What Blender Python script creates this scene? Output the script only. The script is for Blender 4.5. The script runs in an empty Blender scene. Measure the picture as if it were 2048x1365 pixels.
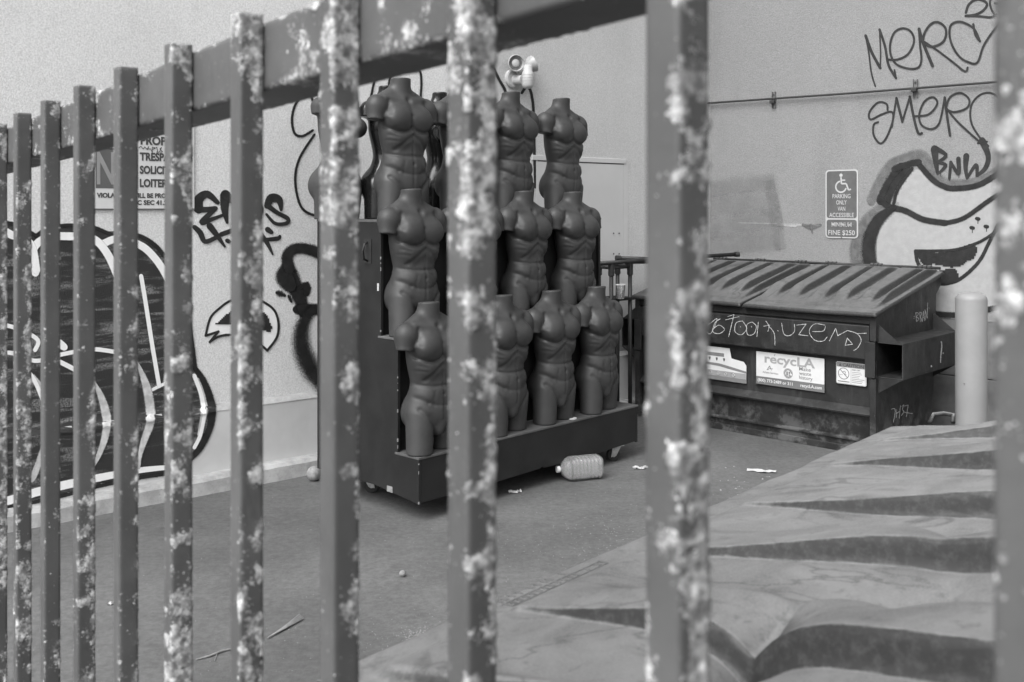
import bpy, bmesh, math, random
import numpy as np
from mathutils import Vector, Matrix
from mathutils.geometry import tessellate_polygon

random.seed(7)
rng = np.random.default_rng(7)
scene = bpy.context.scene
COL = scene.collection

# ------------------------------------------------------------------ camera
F, CX, HY, CAMZ = 2000.0, 1024.0, 415.0, 1.6      # focal length and horizon in photograph pixels
cam_data = bpy.data.cameras.new('camera')
cam = bpy.data.objects.new('camera', cam_data)
COL.objects.link(cam)
cam.location = (0, 0, CAMZ)
cam.rotation_euler = (math.radians(90), 0, 0)
cam_data.sensor_width = 36.0
cam_data.lens = F / 2048 * 36.0
cam_data.shift_y = -(682.5 - HY) / 2048
cam_data.clip_start = 0.02
cam_data.clip_end = 500
cam_data.dof.use_dof = True
cam_data.dof.focus_distance = 6.2
cam_data.dof.aperture_fstop = 9.0
scene.camera = cam

# ------------------------------------------------------------------ world, sun, exposure
SUN_EL, SUN_AZ = math.radians(50), math.radians(-143)     # azimuth clockwise from +Y
world = bpy.data.worlds.new('World')
scene.world = world
world.use_nodes = True
wn, wl = world.node_tree.nodes, world.node_tree.links
wn.clear()
sky = wn.new('ShaderNodeTexSky')
sky.sky_type = 'NISHITA'
sky.sun_disc = False
sky.sun_elevation = SUN_EL
sky.sun_rotation = SUN_AZ
sky.dust_density = 3.0
bw = wn.new('ShaderNodeRGBToBW')                           # black-and-white photograph
bg = wn.new('ShaderNodeBackground')
bg.inputs['Strength'].default_value = 0.14
wo = wn.new('ShaderNodeOutputWorld')
wl.new(sky.outputs[0], bw.inputs[0])
wl.new(bw.outputs[0], bg.inputs[0])
wl.new(bg.outputs[0], wo.inputs[0])

sun_d = bpy.data.lights.new('sun', 'SUN')
sun_d.energy = 1.4
sun_d.angle = math.radians(50)
sun_o = bpy.data.objects.new('sun', sun_d)
COL.objects.link(sun_o)
sdir = Vector((math.sin(SUN_AZ) * math.cos(SUN_EL), math.cos(SUN_AZ) * math.cos(SUN_EL), math.sin(SUN_EL)))
sun_o.rotation_euler = sdir.to_track_quat('Z', 'Y').to_euler()
sun_o.location = sdir * 30

scene.view_settings.view_transform = 'Standard'
scene.view_settings.look = 'None'
scene.view_settings.exposure = 1.3
scene.view_settings.gamma = 1.0
scene.view_settings.use_curve_mapping = False
scene.cycles.use_denoising = True
scene.cycles.max_bounces = 8
scene.cycles.transparent_max_bounces = 24

# ------------------------------------------------------------------ helpers
PM = {}                                                    # matrices of the empties

def props(o, label=None, cat=None, group=None, kind=None):
    if label: o['label'] = label
    if cat: o['category'] = cat
    if group: o['group'] = group
    if kind: o['kind'] = kind
    return o

def thing(name, label, cat, loc=(0, 0, 0), rz=0.0, group=None):
    o = bpy.data.objects.new(name, None)
    o.empty_display_size = 0.1
    COL.objects.link(o)
    o.location = loc
    o.rotation_euler = (0, 0, rz)
    PM[o.name] = Matrix.Translation(loc) @ Matrix.Rotation(rz, 4, 'Z')
    return props(o, label, cat, group)

class MB:
    """collects faces; build() links them as one mesh object"""
    def __init__(self):
        self.v, self.f, self.uv = [], [], []
    def add(self, vs, fs, uvs=None):
        b = len(self.v)
        self.v += [tuple(p) for p in vs]
        self.f += [tuple(i + b for i in f) for f in fs]
        self.uv += list(uvs) if uvs is not None else [(0.5, 0.5)] * len(vs)
        return self
    def box(self, lo, hi):
        x0, y0, z0 = lo; x1, y1, z1 = hi
        vs = [(x0, y0, z0), (x1, y0, z0), (x1, y1, z0), (x0, y1, z0), (x0, y0, z1), (x1, y0, z1), (x1, y1, z1), (x0, y1, z1)]
        return self.add(vs, [(0, 3, 2, 1), (4, 5, 6, 7), (0, 1, 5, 4), (1, 2, 6, 5), (2, 3, 7, 6), (3, 0, 4, 7)])
    def prism(self, poly, axis, a, b):
        """poly: 2-d points; axis 'x': poly is (y,z); 'y': (x,z); 'z': (x,y)"""
        n = len(poly)
        def P(p, t):
            return {'x': (t, p[0], p[1]), 'y': (p[0], t, p[1]), 'z': (p[0], p[1], t)}[axis]
        vs = [P(p, a) for p in poly] + [P(p, b) for p in poly]
        area = sum(poly[i][0] * poly[(i + 1) % n][1] - poly[(i + 1) % n][0] * poly[i][1] for i in range(n))
        tris = tessellate_polygon([[Vector((p[0], p[1], 0)) for p in poly]])
        fs = []
        for t in tris:
            q = [poly[i] for i in t]
            s = (q[1][0] - q[0][0]) * (q[2][1] - q[0][1]) - (q[2][0] - q[0][0]) * (q[1][1] - q[0][1])
            t = tuple(t) if s > 0 else tuple(reversed(t))
            fs.append(tuple(i + n for i in t)); fs.append(tuple(reversed(t)))
        for i in range(n):
            j = (i + 1) % n
            fs.append((i, j, j + n, i + n) if area > 0 else (j, i, i + n, j + n))
        if axis == 'y':
            fs = [tuple(reversed(f)) for f in fs]
        return self.add(vs, fs)
    def tube(self, path, r, n=10, cap=True):
        path = [Vector(p) for p in path]
        m = len(path)
        rs = r if isinstance(r, (list, tuple)) else [r] * m
        ref = Vector((0.13, 0.31, 0.94))
        vs = []
        for i, p in enumerate(path):
            t = (path[min(i + 1, m - 1)] - path[max(i - 1, 0)]).normalized()
            a = t.cross(ref)
            if a.length < 0.05: a = t.cross(Vector((1, 0, 0)))
            a.normalize(); b = t.cross(a)
            for k in range(n):
                an = 2 * math.pi * k / n
                vs.append(p + rs[i] * (math.cos(an) * a + math.sin(an) * b))
        fs = []
        for i in range(m - 1):
            for k in range(n):
                k2 = (k + 1) % n
                fs.append((i * n + k, i * n + k2, (i + 1) * n + k2, (i + 1) * n + k))
        if cap:
            fs.append(tuple(reversed(range(n)))); fs.append(tuple(range((m - 1) * n, m * n)))
        return self.add(vs, fs)
    def lathe(self, prof, n=32, o=(0, 0, 0)):
        vs, fs = [], []
        for r, z in prof:
            for k in range(n):
                a = 2 * math.pi * k / n
                vs.append((o[0] + r * math.cos(a), o[1] + r * math.sin(a), o[2] + z))
        for i in range(len(prof) - 1):
            for k in range(n):
                k2 = (k + 1) % n
                fs.append((i * n + k, i * n + k2, (i + 1) * n + k2, (i + 1) * n + k))
        fs.append(tuple(reversed(range(n)))); fs.append(tuple(range((len(prof) - 1) * n, len(prof) * n)))
        return self.add(vs, fs)
    def revolve(self, c, d, prof, n=24):
        """profile of (distance along d, radius) turned about the axis through c"""
        d = Vector(d).normalized(); a = d.cross(Vector((0.13, 0.31, 0.94))).normalized(); b = d.cross(a)
        vs = [Vector(c) + d * t + r * (math.cos(2 * math.pi * k / n) * a + math.sin(2 * math.pi * k / n) * b) for t, r in prof for k in range(n)]
        fs = [(i * n + k, i * n + (k + 1) % n, (i + 1) * n + (k + 1) % n, (i + 1) * n + k) for i in range(len(prof) - 1) for k in range(n)]
        fs.append(tuple(reversed(range(n)))); fs.append(tuple(range((len(prof) - 1) * n, len(prof) * n)))
        return self.add(vs, fs)
    def build(self, name, mat, parent=None, world_space=False, smooth=False, bevel=0.0, xf=None):
        me = bpy.data.meshes.new(name)
        vs = self.v
        if xf is not None:
            vs = [xf @ Vector(p) for p in vs]
        if world_space and parent is not None:
            inv = PM[parent.name].inverted()
            vs = [inv @ Vector(p) for p in vs]
        me.from_pydata([tuple(p) for p in vs], [], self.f)
        uvl = me.uv_layers.new(name='UVMap')
        li = np.empty(len(me.loops), dtype=np.int32)
        me.loops.foreach_get('vertex_index', li)
        uvl.data.foreach_set('uv', np.asarray(self.uv, dtype=np.float32)[li].ravel())
        if smooth:
            me.polygons.foreach_set('use_smooth', [True] * len(me.polygons))
        me.validate()
        return link(name, me, mat, parent, bevel)

def link(name, me, mat, parent=None, bevel=0.0):
    if mat is not None and not me.materials:
        me.materials.append(mat)
    o = bpy.data.objects.new(name, me)
    COL.objects.link(o)
    if parent is not None:
        o.parent = parent
        PM[o.name] = PM[parent.name].copy()
    else:
        PM[o.name] = Matrix.Identity(4)
    if bevel > 0:
        b = o.modifiers.new('bevel', 'BEVEL')
        b.width = bevel; b.segments = 2; b.limit_method = 'ANGLE'; b.angle_limit = math.radians(40)
    return o

def smooth_by_angle(o, deg=40):
    me = o.data
    me.polygons.foreach_set('use_smooth', [True] * len(me.polygons))
    bm = bmesh.new(); bm.from_mesh(me)
    lim = math.radians(deg)
    for e in bm.edges:
        if len(e.link_faces) == 2 and e.calc_face_angle(0) > lim:
            e.smooth = False
    bm.to_mesh(me); bm.free()
    return o

def vnoise(p, seed=0):
    """value noise on an (N,3) array, result 0..1"""
    p = np.asarray(p, dtype=np.float64)
    i = np.floor(p).astype(np.int64); f = p - i
    u = f * f * (3 - 2 * f)
    def h(a, b, c):
        n = (a * 73856093) ^ (b * 19349663) ^ (c * 83492791) ^ (seed * 2654435)
        n = (n * 1103515245 + 12345) & 0x7fffffff
        n = ((n >> 13) ^ n) * 60493 & 0x7fffffff
        return (n % 65536) / 65535.0
    x, y, z = i[:, 0], i[:, 1], i[:, 2]
    def L(a, b, t): return a + (b - a) * t
    c00 = L(h(x, y, z), h(x + 1, y, z), u[:, 0]); c10 = L(h(x, y + 1, z), h(x + 1, y + 1, z), u[:, 0])
    c01 = L(h(x, y, z + 1), h(x + 1, y, z + 1), u[:, 0]); c11 = L(h(x, y + 1, z + 1), h(x + 1, y + 1, z + 1), u[:, 0])
    return L(L(c00, c10, u[:, 1]), L(c01, c11, u[:, 1]), u[:, 2])

def sstep(a, b, x):
    t = np.clip((x - a) / (b - a), 0, 1)
    return t * t * (3 - 2 * t)

def ray(px, py):
    return Vector(((px - CX) / F, 1.0, -(py - HY) / F))

def G(px, py, z=0.0):
    """point at height z below the horizon"""
    d = ray(px, py)
    t = (z - CAMZ) / d.z
    return Vector((d.x * t, t, z))

def V2(x, y): return Vector((x, y, 0))

# ------------------------------------------------------------------ materials
MATS = {}
class NT:
    def __init__(self, name):
        self.m = bpy.data.materials.new(name); self.m.use_nodes = True
        self.n = self.m.node_tree.nodes; self.l = self.m.node_tree.links
        self.n.clear()
        self.out = self.n.new('ShaderNodeOutputMaterial')
        self.bsdf = self.n.new('ShaderNodeBsdfPrincipled')
        self.l.new(self.bsdf.outputs[0], self.out.inputs[0])
        MATS[name] = self.m
    def node(self, t, **kw):
        nd = self.n.new(t)
        for k, v in kw.items(): setattr(nd, k, v)
        return nd
    def set(self, sock, v):
        if isinstance(v, bpy.types.NodeSocket): self.l.new(v, sock)
        elif sock.type == 'RGBA' and not isinstance(v, (tuple, list)): sock.default_value = (v, v, v, 1)
        else: sock.default_value = v
    def pos(self, obj=False):
        if obj: return self.node('ShaderNodeTexCoord').outputs['Object']
        return self.node('ShaderNodeNewGeometry').outputs['Position']
    def noise(self, vec, scale, detail=3, rough=0.55, sc3=None, dist=0.0):
        if sc3:
            mp = self.node('ShaderNodeMapping'); self.l.new(vec, mp.inputs[0]); mp.inputs['Scale'].default_value = sc3; vec = mp.outputs[0]
        nd = self.node('ShaderNodeTexNoise')
        self.l.new(vec, nd.inputs['Vector']); nd.inputs['Scale'].default_value = scale
        nd.inputs['Detail'].default_value = detail; nd.inputs['Roughness'].default_value = rough
        nd.inputs['Distortion'].default_value = dist
        return nd.outputs[0]
    def math(self, op, a, b=0.0, c=None, clamp=False):
        nd = self.node('ShaderNodeMath', operation=op); nd.use_clamp = clamp
        self.set(nd.inputs[0], a); self.set(nd.inputs[1], b)
        if c is not None: self.set(nd.inputs[2], c)
        return nd.outputs[0]
    def ramp(self, x, a, b, lo=0.0, hi=1.0):
        nd = self.node('ShaderNodeMapRange', interpolation_type='SMOOTHSTEP')
        self.set(nd.inputs[0], x); self.set(nd.inputs[1], a); self.set(nd.inputs[2], b)
        self.set(nd.inputs[3], lo); self.set(nd.inputs[4], hi)
        return nd.outputs[0]
    def mix(self, fac, a, b):
        nd = self.node('ShaderNodeMix', data_type='FLOAT')
        self.set(nd.inputs[0], fac); self.set(nd.inputs[2], a); self.set(nd.inputs[3], b)
        return nd.outputs[0]
    def bump(self, h, strength=0.3, dist=0.01, normal=None):
        nd = self.node('ShaderNodeBump'); nd.inputs['Strength'].default_value = strength
        nd.inputs['Distance'].default_value = dist
        self.l.new(h, nd.inputs['Height'])
        if normal is not None: self.l.new(normal, nd.inputs['Normal'])
        self.l.new(nd.outputs[0], self.bsdf.inputs['Normal'])
        return nd.outputs[0]
    def color(self, v): self.set(self.bsdf.inputs['Base Color'], v)
    def rough(self, v): self.set(self.bsdf.inputs['Roughness'], v)
    def spec(self, v): self.bsdf.inputs['Specular IOR Level'].default_value = v

def simple(name, c, rough=0.6, var=0.15, scale=8, bump=0.0, bscale=60, spec=0.4, metal=0.0, obj=True):
    t = NT(name)
    p = t.pos(obj)
    n = t.noise(p, scale, 5, 0.6)
    t.color(t.mix(t.ramp(n, 0.3, 0.7), c * (1 - var), c * (1 + var)))
    t.rough(t.mix(t.noise(p, scale * 2.3, 4), rough * 0.85, min(1, rough * 1.15)))
    t.spec(spec); t.bsdf.inputs['Metallic'].default_value = metal
    if bump: t.bump(t.noise(p, bscale, 4), bump, 0.004)
    return t.m

def stucco_height(t):
    p = t.pos()
    a = t.noise(p, 150, 3, 0.6)
    b = t.noise(p, 320, 2, 0.5)
    c = t.noise(p, 14, 3)
    return t.math('ADD', t.math('ADD', a, t.math('MULTIPLY', b, 0.5)), t.math('MULTIPLY', c, 0.6))

def stucco(name, c, dirt=0.12):
    t = NT(name); p = t.pos()
    h = stucco_height(t)
    big = t.ramp(t.noise(p, 1.1, 5, 0.6), 0.35, 0.75)
    streak = t.ramp(t.noise(p, 3.0, 5, 0.6, sc3=(1, 1, 0.22)), 0.45, 0.8)
    speck = t.ramp(t.noise(p, 40, 3, 0.7), 0.68, 0.78)
    col = t.mix(big, c * 0.96, c * 1.03)
    col = t.mix(t.math('MULTIPLY', streak, dirt * 1.6), col, c * 0.66)
    col = t.mix(t.math('MULTIPLY', speck, 0.22), col, c * 0.55)
    col = t.math('MULTIPLY', col, t.ramp(t.noise(p, 110, 3, 0.75), 0.3, 0.7, 0.82, 1.12))
    t.color(col); t.rough(0.92); t.spec(0.15)
    t.bump(h, 0.6, 0.007)
    return t.m

stucco('wall_white', 0.72)
stucco('wall_grey', 0.245, 0.2)

def paint(name, c, soft, edge=0.5, grain=0.3, alpha=1.0, var=0.25):
    """sprayed paint on stucco: soft speckled edge across the stroke (UV v)"""
    t = NT(name); p = t.pos()
    uv = t.node('ShaderNodeUVMap')
    sep = t.node('ShaderNodeSeparateXYZ'); t.l.new(uv.outputs[0], sep.inputs[0])
    d = t.math('MULTIPLY', t.math('ABSOLUTE', t.math('SUBTRACT', sep.outputs[1], 0.5)), 2.0)
    n = t.noise(p, 170, 3, 0.7)
    nn = t.math('MULTIPLY', t.math('SUBTRACT', n, 0.5), grain * 2)
    a = t.ramp(t.math('ADD', d, nn), 1.0 - soft, 1.0, 1.0, 0.0)
    if alpha < 1: a = t.math('MULTIPLY', a, t.ramp(t.noise(p, 6, 4), 0.25, 0.6, alpha * 0.6, alpha))
    tr = t.node('ShaderNodeBsdfTransparent'); mx = t.node('ShaderNodeMixShader')
    t.l.new(a, mx.inputs[0]); t.l.new(tr.outputs[0], mx.inputs[1]); t.l.new(t.bsdf.outputs[0], mx.inputs[2])
    t.l.new(mx.outputs[0], t.out.inputs[0])
    t.color(t.mix(t.ramp(t.noise(p, 22, 4), 0.3, 0.75), c * (1 - var), c * (1 + var))); t.rough(0.7); t.spec(0.2)
    t.bump(stucco_height(t), 0.4, 0.005)
    return t.m
paint('marker_black', 0.03, 0.16, grain=0.10)
paint('spray_black', 0.022, 0.40, grain=0.35)
paint('spray_soft', 0.022, 0.75, grain=0.75)
paint('spray_white', 0.84, 0.16, grain=0.1, var=0.03)
paint('spray_pale', 0.55, 0.4, grain=0.3)
paint('spray_halo', 0.14, 0.5, grain=0.35, alpha=0.75)
paint('scrape_pale', 0.32, 0.6, grain=0.9, var=0.1)
paint('spray_fill', 0.31, 0.2, grain=0.3, var=0.06)
paint('rolled_patch', 0.19, 0.6, grain=0.8, alpha=0.30)

t = NT('mural_dark'); p = t.pos()                 # dark fill with sketchy horizontal streaks
st = t.ramp(t.noise(p, 5.0, 4, 0.6, sc3=(0.8, 0.8, 5.0), dist=0.5), 0.47, 0.66)
gr = t.ramp(t.noise(p, 160, 3, 0.7), 0.38, 0.56)
lowm = t.ramp(t.noise(p, 1.7, 2), 0.33, 0.5)
t.color(t.mix(t.math('MULTIPLY', t.math('MULTIPLY', st, gr), lowm), 0.036, 0.21)); t.rough(0.7); t.spec(0.2)
t.bump(stucco_height(t), 0.5, 0.006)

simple('base_white', 0.72, 0.6, 0.05, 3, 0.05, 30)
t = NT('base_band'); p = t.pos()                  # smooth painted base of the white wall
col = t.mix(t.ramp(t.noise(p, 2.5, 5), 0.3, 0.75), 0.52, 0.64)
col = t.mix(t.math('MULTIPLY', t.ramp(t.noise(p, 26, 4, 0.7, sc3=(1, 1, 0.25)), 0.66, 0.76), 0.7), col, 0.2)
t.color(col); t.rough(0.6); t.bump(t.noise(p, 25, 4), 0.08, 0.01)
t = NT('kerb_concrete'); p = t.pos()
col = t.mix(t.ramp(t.noise(p, 9, 6, 0.65), 0.3, 0.7), 0.26, 0.42)
col = t.mix(t.math('MULTIPLY', t.ramp(t.noise(p, 120, 3, 0.7), 0.6, 0.72), 0.6), col, 0.14)
t.color(col); t.rough(0.9); t.bump(t.noise(p, 90, 5, 0.7), 0.5, 0.006)

t = NT('asphalt'); p = t.pos()
a1 = t.ramp(t.noise(p, 0.9, 6, 0.6), 0.3, 0.7)
col = t.mix(a1, 0.082, 0.128)
col = t.mix(t.math('MULTIPLY', t.ramp(t.noise(p, 3.1, 6, 0.65), 0.55, 0.75), 0.5), col, 0.058)
col = t.mix(t.math('MULTIPLY', t.ramp(t.noise(p, 2.2, 5, 0.6, dist=1.0), 0.60, 0.70), 0.35), col, 0.14)
col = t.math('MULTIPLY', col, t.ramp(t.noise(p, 30, 6, 0.8), 0.3, 0.7, 0.80, 1.20))
col = t.mix(t.math('MULTIPLY', t.ramp(t.noise(p, 210, 2, 0.7), 0.64, 0.70), 0.55), col, 0.22)
col = t.mix(t.math('MULTIPLY', t.ramp(t.noise(p, 150, 2, 0.7), 0.62, 0.72), 0.55), col, 0.04)
t.color(col); t.rough(0.85); t.spec(0.3)
t.bump(t.math('ADD', t.noise(p, 190, 3, 0.7), t.math('MULTIPLY', t.noise(p, 9, 4), 1.5)), 0.35, 0.005)

def torso_mat(name, c, rough, spec, dusty=0.5):
    t = NT(name); p = t.pos(True)
    oi = t.node('ShaderNodeObjectInfo')
    off = t.node('ShaderNodeVectorMath', operation='ADD'); t.l.new(p, off.inputs[0])
    sc = t.node('ShaderNodeVectorMath', operation='SCALE'); sc.inputs[0].default_value = (7.3, 3.1, 5.7); t.l.new(oi.outputs['Random'], sc.inputs['Scale'])
    t.l.new(sc.outputs[0], off.inputs[1]); q = off.outputs[0]
    col = t.mix(t.ramp(t.noise(q, 7, 5, 0.6), 0.3, 0.7), c * 0.86, c * 1.12)
    scuff = t.ramp(t.noise(q, 30, 6, 0.7, sc3=(1, 1, 0.4)), 0.66, 0.78)
    col = t.mix(t.math('MULTIPLY', scuff, 0.22 * dusty), col, 0.3)
    dust = t.ramp(t.noise(q, 420, 1), 0.72, 0.8)
    col = t.mix(t.math('MULTIPLY', dust, 0.12 * dusty), col, 0.4)
    t.color(col); t.rough(t.mix(t.ramp(t.noise(q, 16, 5), 0.3, 0.7), rough - 0.05, rough + 0.1)); t.spec(spec)
    t.bump(t.noise(q, 60, 3), 0.05, 0.004)
    return t.m
torso_mat('torso_grey', 0.040, 0.52, 0.42)
torso_mat('torso_gloss', 0.012, 0.2, 0.5, 0.3)
torso_mat('torso_matte', 0.05, 0.6, 0.3)

def scuffed(name, c, edge, rough=0.55, amt=0.5):
    t = NT(name); p = t.pos(True)
    col = t.mix(t.ramp(t.noise(p, 5, 6, 0.6), 0.3, 0.7), c * 0.75, c * 1.3)
    g = t.node('ShaderNodeNewGeometry')
    wear = t.math('MULTIPLY', t.ramp(g.outputs['Pointiness'], 0.53, 0.60), t.ramp(t.noise(p, 60, 4, 0.7), 0.4, 0.6))
    sp = t.ramp(t.noise(p, 55, 5, 0.75), 0.74, 0.78)
    scr = t.ramp(t.noise(p, 14, 6, 0.7, sc3=(1, 1, 6)), 0.76, 0.79)
    col = t.mix(t.math('MULTIPLY', t.math('MAXIMUM', sp, scr), amt), col, edge)
    t.color(col); t.rough(rough); t.spec(0.4)
    t.bump(t.noise(p, 35, 4), 0.06, 0.004)
    return t.m
scuffed('rack_black', 0.014, 0.13, 0.5, 0.4)
scuffed('rack_riser', 0.008, 0.08, 0.7, 0.2)
scuffed('rack_tread', 0.085, 0.25, 0.7, 0.6)
simple('bare_wood', 0.22, 0.7, 0.2, 40)

t = NT('bin_black'); p = t.pos(True)            # rusty black-painted steel, dust and drips
c0 = t.mix(t.ramp(t.noise(p, 4, 6, 0.65), 0.3, 0.72), 0.008, 0.024)
drip = t.ramp(t.noise(p, 9, 6, 0.7, sc3=(1, 1, 0.12)), 0.52, 0.70)
c1 = t.mix(t.math('MULTIPLY', drip, 0.5), c0, 0.06)
sep = t.node('ShaderNodeSeparateXYZ'); t.l.new(p, sep.inputs[0])
low = t.ramp(sep.outputs[2], 0.05, 0.32, 1.0, 0.0)
c1 = t.mix(t.math('MULTIPLY', low, t.ramp(t.noise(p, 7, 6, 0.7), 0.44, 0.58)), c1, 0.085)
c1 = t.mix(t.math('MULTIPLY', t.ramp(t.noise(p, 5.5, 5, 0.65), 0.52, 0.62), 0.8), c1, 0.006)
chip = t.ramp(t.noise(p, 70, 4, 0.7), 0.70, 0.75)
c1 = t.mix(t.math('MULTIPLY', chip, 0.4), c1, 0.3)
t.color(c1); t.rough(t.mix(t.noise(p, 12, 5), 0.35, 0.75)); t.spec(0.5)
t.bump(t.noise(p, 45, 5, 0.65), 0.22, 0.006)

def lid_mat(name, plastic, dust, sc=1.0, nz=0.35, lo=0.62, hi=0.9):
    """black plastic lid; pale dust lies on what faces upward"""
    t = NT(name); p = t.pos(True)
    g = t.node('ShaderNodeNewGeometry')
    s = t.node('ShaderNodeSeparateXYZ'); t.l.new(g.outputs['Normal'], s.inputs[0])
    up = t.math('ADD', s.outputs[2], t.math('MULTIPLY', t.math('SUBTRACT', t.noise(p, 38 * sc, 5, 0.75), 0.5), nz))
    m = t.ramp(up, lo, hi)
    d = t.mix(t.ramp(t.noise(p, 4.5 * sc, 6, 0.65, dist=1.2), 0.3, 0.72), dust * 0.72, dust * 1.15)
    swirl = t.ramp(t.noise(p, 6 * sc, 4, 0.6, sc3=(1.0, 0.45, 1.0), dist=2.5), 0.56, 0.66)
    d = t.mix(t.math('MULTIPLY', swirl, 0.6), d, dust * 0.45)
    ct = t.math('ABSOLUTE', t.math('SUBTRACT', t.noise(p, 3.2 * sc, 3, 0.5, sc3=(1.0, 0.5, 1.0), dist=1.6), 0.5))
    d = t.mix(t.math('MULTIPLY', t.ramp(ct, 0.004, 0.022, 1.0, 0.0), t.ramp(t.noise(p, 2.4, 2), 0.45, 0.6, 0.0, 0.6)), d, dust * 0.35)
    d = t.mix(t.math('MULTIPLY', t.ramp(t.noise(p, 300, 2), 0.4, 0.7), 0.4), d, dust * 1.3)
    d = t.mix(t.math('MULTIPLY', t.ramp(t.noise(p, 40 * sc, 5, 0.75), 0.54, 0.70), 0.55), d, dust * 0.5)
    t.color(t.mix(m, t.mix(t.ramp(t.noise(p, 70 * sc, 5, 0.75), 0.42, 0.70), plastic, plastic * 2.0), d)); t.rough(t.mix(m, 0.45, 0.8)); t.spec(0.35)
    t.bump(t.noise(p, 60, 4, 0.7), 0.12, 0.004)
    return t.m
lid_mat('lid_far', 0.022, 0.105, 1.0, 0.35, 0.62, 0.98)
lid_mat('lid_near', 0.024, 0.172)

t = NT('fence_paint')                             # grey paint, pale flakes where the mesh attribute says so
at = t.node('ShaderNodeAttribute', attribute_name='flake'); p = t.pos(True)
ac = t.node('ShaderNodeAttribute', attribute_name='cover')
dv = t.node('ShaderNodeVectorMath', operation='SCALE'); dn = t.node('ShaderNodeTexNoise'); t.l.new(p, dn.inputs['Vector']); dn.inputs['Scale'].default_value = 220
t.l.new(dn.outputs['Color'], dv.inputs[0]); dv.inputs['Scale'].default_value = 0.006
da = t.node('ShaderNodeVectorMath', operation='ADD'); t.l.new(p, da.inputs[0]); t.l.new(dv.outputs[0], da.inputs[1])
def chips(scale, k, off):
    vo = t.node('ShaderNodeTexVoronoi'); t.l.new(da.outputs[0], vo.inputs['Vector']); vo.inputs['Scale'].default_value = scale
    sp_ = t.node('ShaderNodeSeparateColor'); t.l.new(vo.outputs['Color'], sp_.inputs[0])
    r_ = t.math('MULTIPLY', t.math('SUBTRACT', t.math('ADD', ac.outputs['Fac'], 0.21), t.math('MULTIPLY', sp_.outputs[0], off)), k)      # chip size grows where flakes gather
    return t.ramp(t.math('SUBTRACT', r_, vo.outputs['Distance']), -0.06, 0.06), sp_.outputs[1]
c1_, v1_ = chips(180, 0.95, 0.85); c2_, v2_ = chips(420, 0.75, 0.70)
fl = t.math('MAXIMUM', t.math('MAXIMUM', c1_, t.math('MULTIPLY', c2_, 0.8)), t.math('ADD', at.outputs['Fac'], t.math('MULTIPLY', t.math('SUBTRACT', t.noise(p, 130, 4, 0.7), 0.5), 0.5)))
m = t.ramp(fl, 0.35, 0.65)
base = t.mix(t.ramp(t.noise(p, 9, 5, 0.6), 0.3, 0.75), 0.075, 0.105)
base = t.mix(t.math('MULTIPLY', t.ramp(t.noise(p, 22, 5, 0.7, sc3=(1, 1, 0.3)), 0.58, 0.7), 0.5), base, 0.055)
pale = t.mix(t.ramp(t.noise(p, 85, 4, 0.75), 0.38, 0.72), 0.16, 0.60)
ring = t.math('MULTIPLY', t.ramp(fl, 0.1, 0.3), t.ramp(fl, 0.6, 0.4))
pale = t.math('MULTIPLY', pale, t.mix(v1_, 0.7, 1.35))
col = t.mix(m, t.mix(t.math('MULTIPLY', ring, 0.3), base, 0.08), pale)
t.color(col); t.rough(t.mix(m, 0.5, 0.85)); t.spec(0.4)
t.bump(t.math('ADD', fl, t.math('MULTIPLY', t.noise(p, 40, 4), 0.5)), 0.25, 0.003)

simple('bollard_paint', 0.225, 0.5, 0.06, 4, 0.06, 30)
simple('black_pipe', 0.022, 0.5, 0.3, 20, 0.2, 80)
simple('conduit_dark', 0.028, 0.6, 0.2, 12, 0.15, 80)
simple('bracket_metal', 0.14, 0.5, 0.3, 40)
simple('lamp_plastic', 0.42, 0.5, 0.06, 20)
simple('lamp_reflector', 0.35, 0.3, 0.1, 20)
simple('rubber', 0.02, 0.7, 0.2, 20)
simple('zinc', 0.4, 0.45, 0.25, 40, metal=0.6)
simple('sign_white', 0.62, 0.4, 0.05, 5)
simple('sign_blue', 0.10, 0.4, 0.12, 14)
simple('sign_weathered', 0.42, 0.4, 0.06, 9)
simple('sign_red', 0.11, 0.4, 0.08, 14)
simple('sign_rose', 0.28, 0.4, 0.08, 20)
simple('print_dark', 0.06, 0.5, 0.1, 20)
simple('print_black', 0.02, 0.5, 0.1, 20)
simple('print_grey', 0.17, 0.5, 0.08, 20)
simple('print_pale', 0.28, 0.5, 0.05, 20)
simple('sticker_white', 0.56, 0.45, 0.05, 10)
simple('sticker_band', 0.14, 0.45, 0.06, 10)
simple('chalk', 0.42, 0.9, 0.2, 60)
simple('paper', 0.42, 0.8, 0.12, 30)
simple('straw', 0.22, 0.8, 0.2, 40)
simple('ball_skin', 0.24, 0.5, 0.25, 40)
simple('door_paint', 0.48, 0.6, 0.04, 3, 0.05, 30)  # carries the same corner shade in its colour as the wall around it
simple('gap_dark', 0.05, 0.9, 0.1, 10)
simple('debris', 0.32, 0.9, 0.4, 90)

t = NT('clear_plastic')
t.color(0.92); t.rough(0.08); t.bsdf.inputs['Transmission Weight'].default_value = 0.85
t.bsdf.inputs['IOR'].default_value = 1.42
t.spec(0.5); t.bump(t.noise(t.pos(True), 35, 3), 0.15, 0.004)
M = MATS

# ------------------------------------------------------------------ setting: ground and the two walls
mb = MB(); mb.add([(-60, -60, 0), (60, -60, 0), (60, 60, 0), (-60, 60, 0)], [(0, 1, 2, 3)])
ground = mb.build('ground', M['asphalt']); props(ground, 'worn grey asphalt of the yard with fine pale grit', None, kind='structure')

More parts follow.
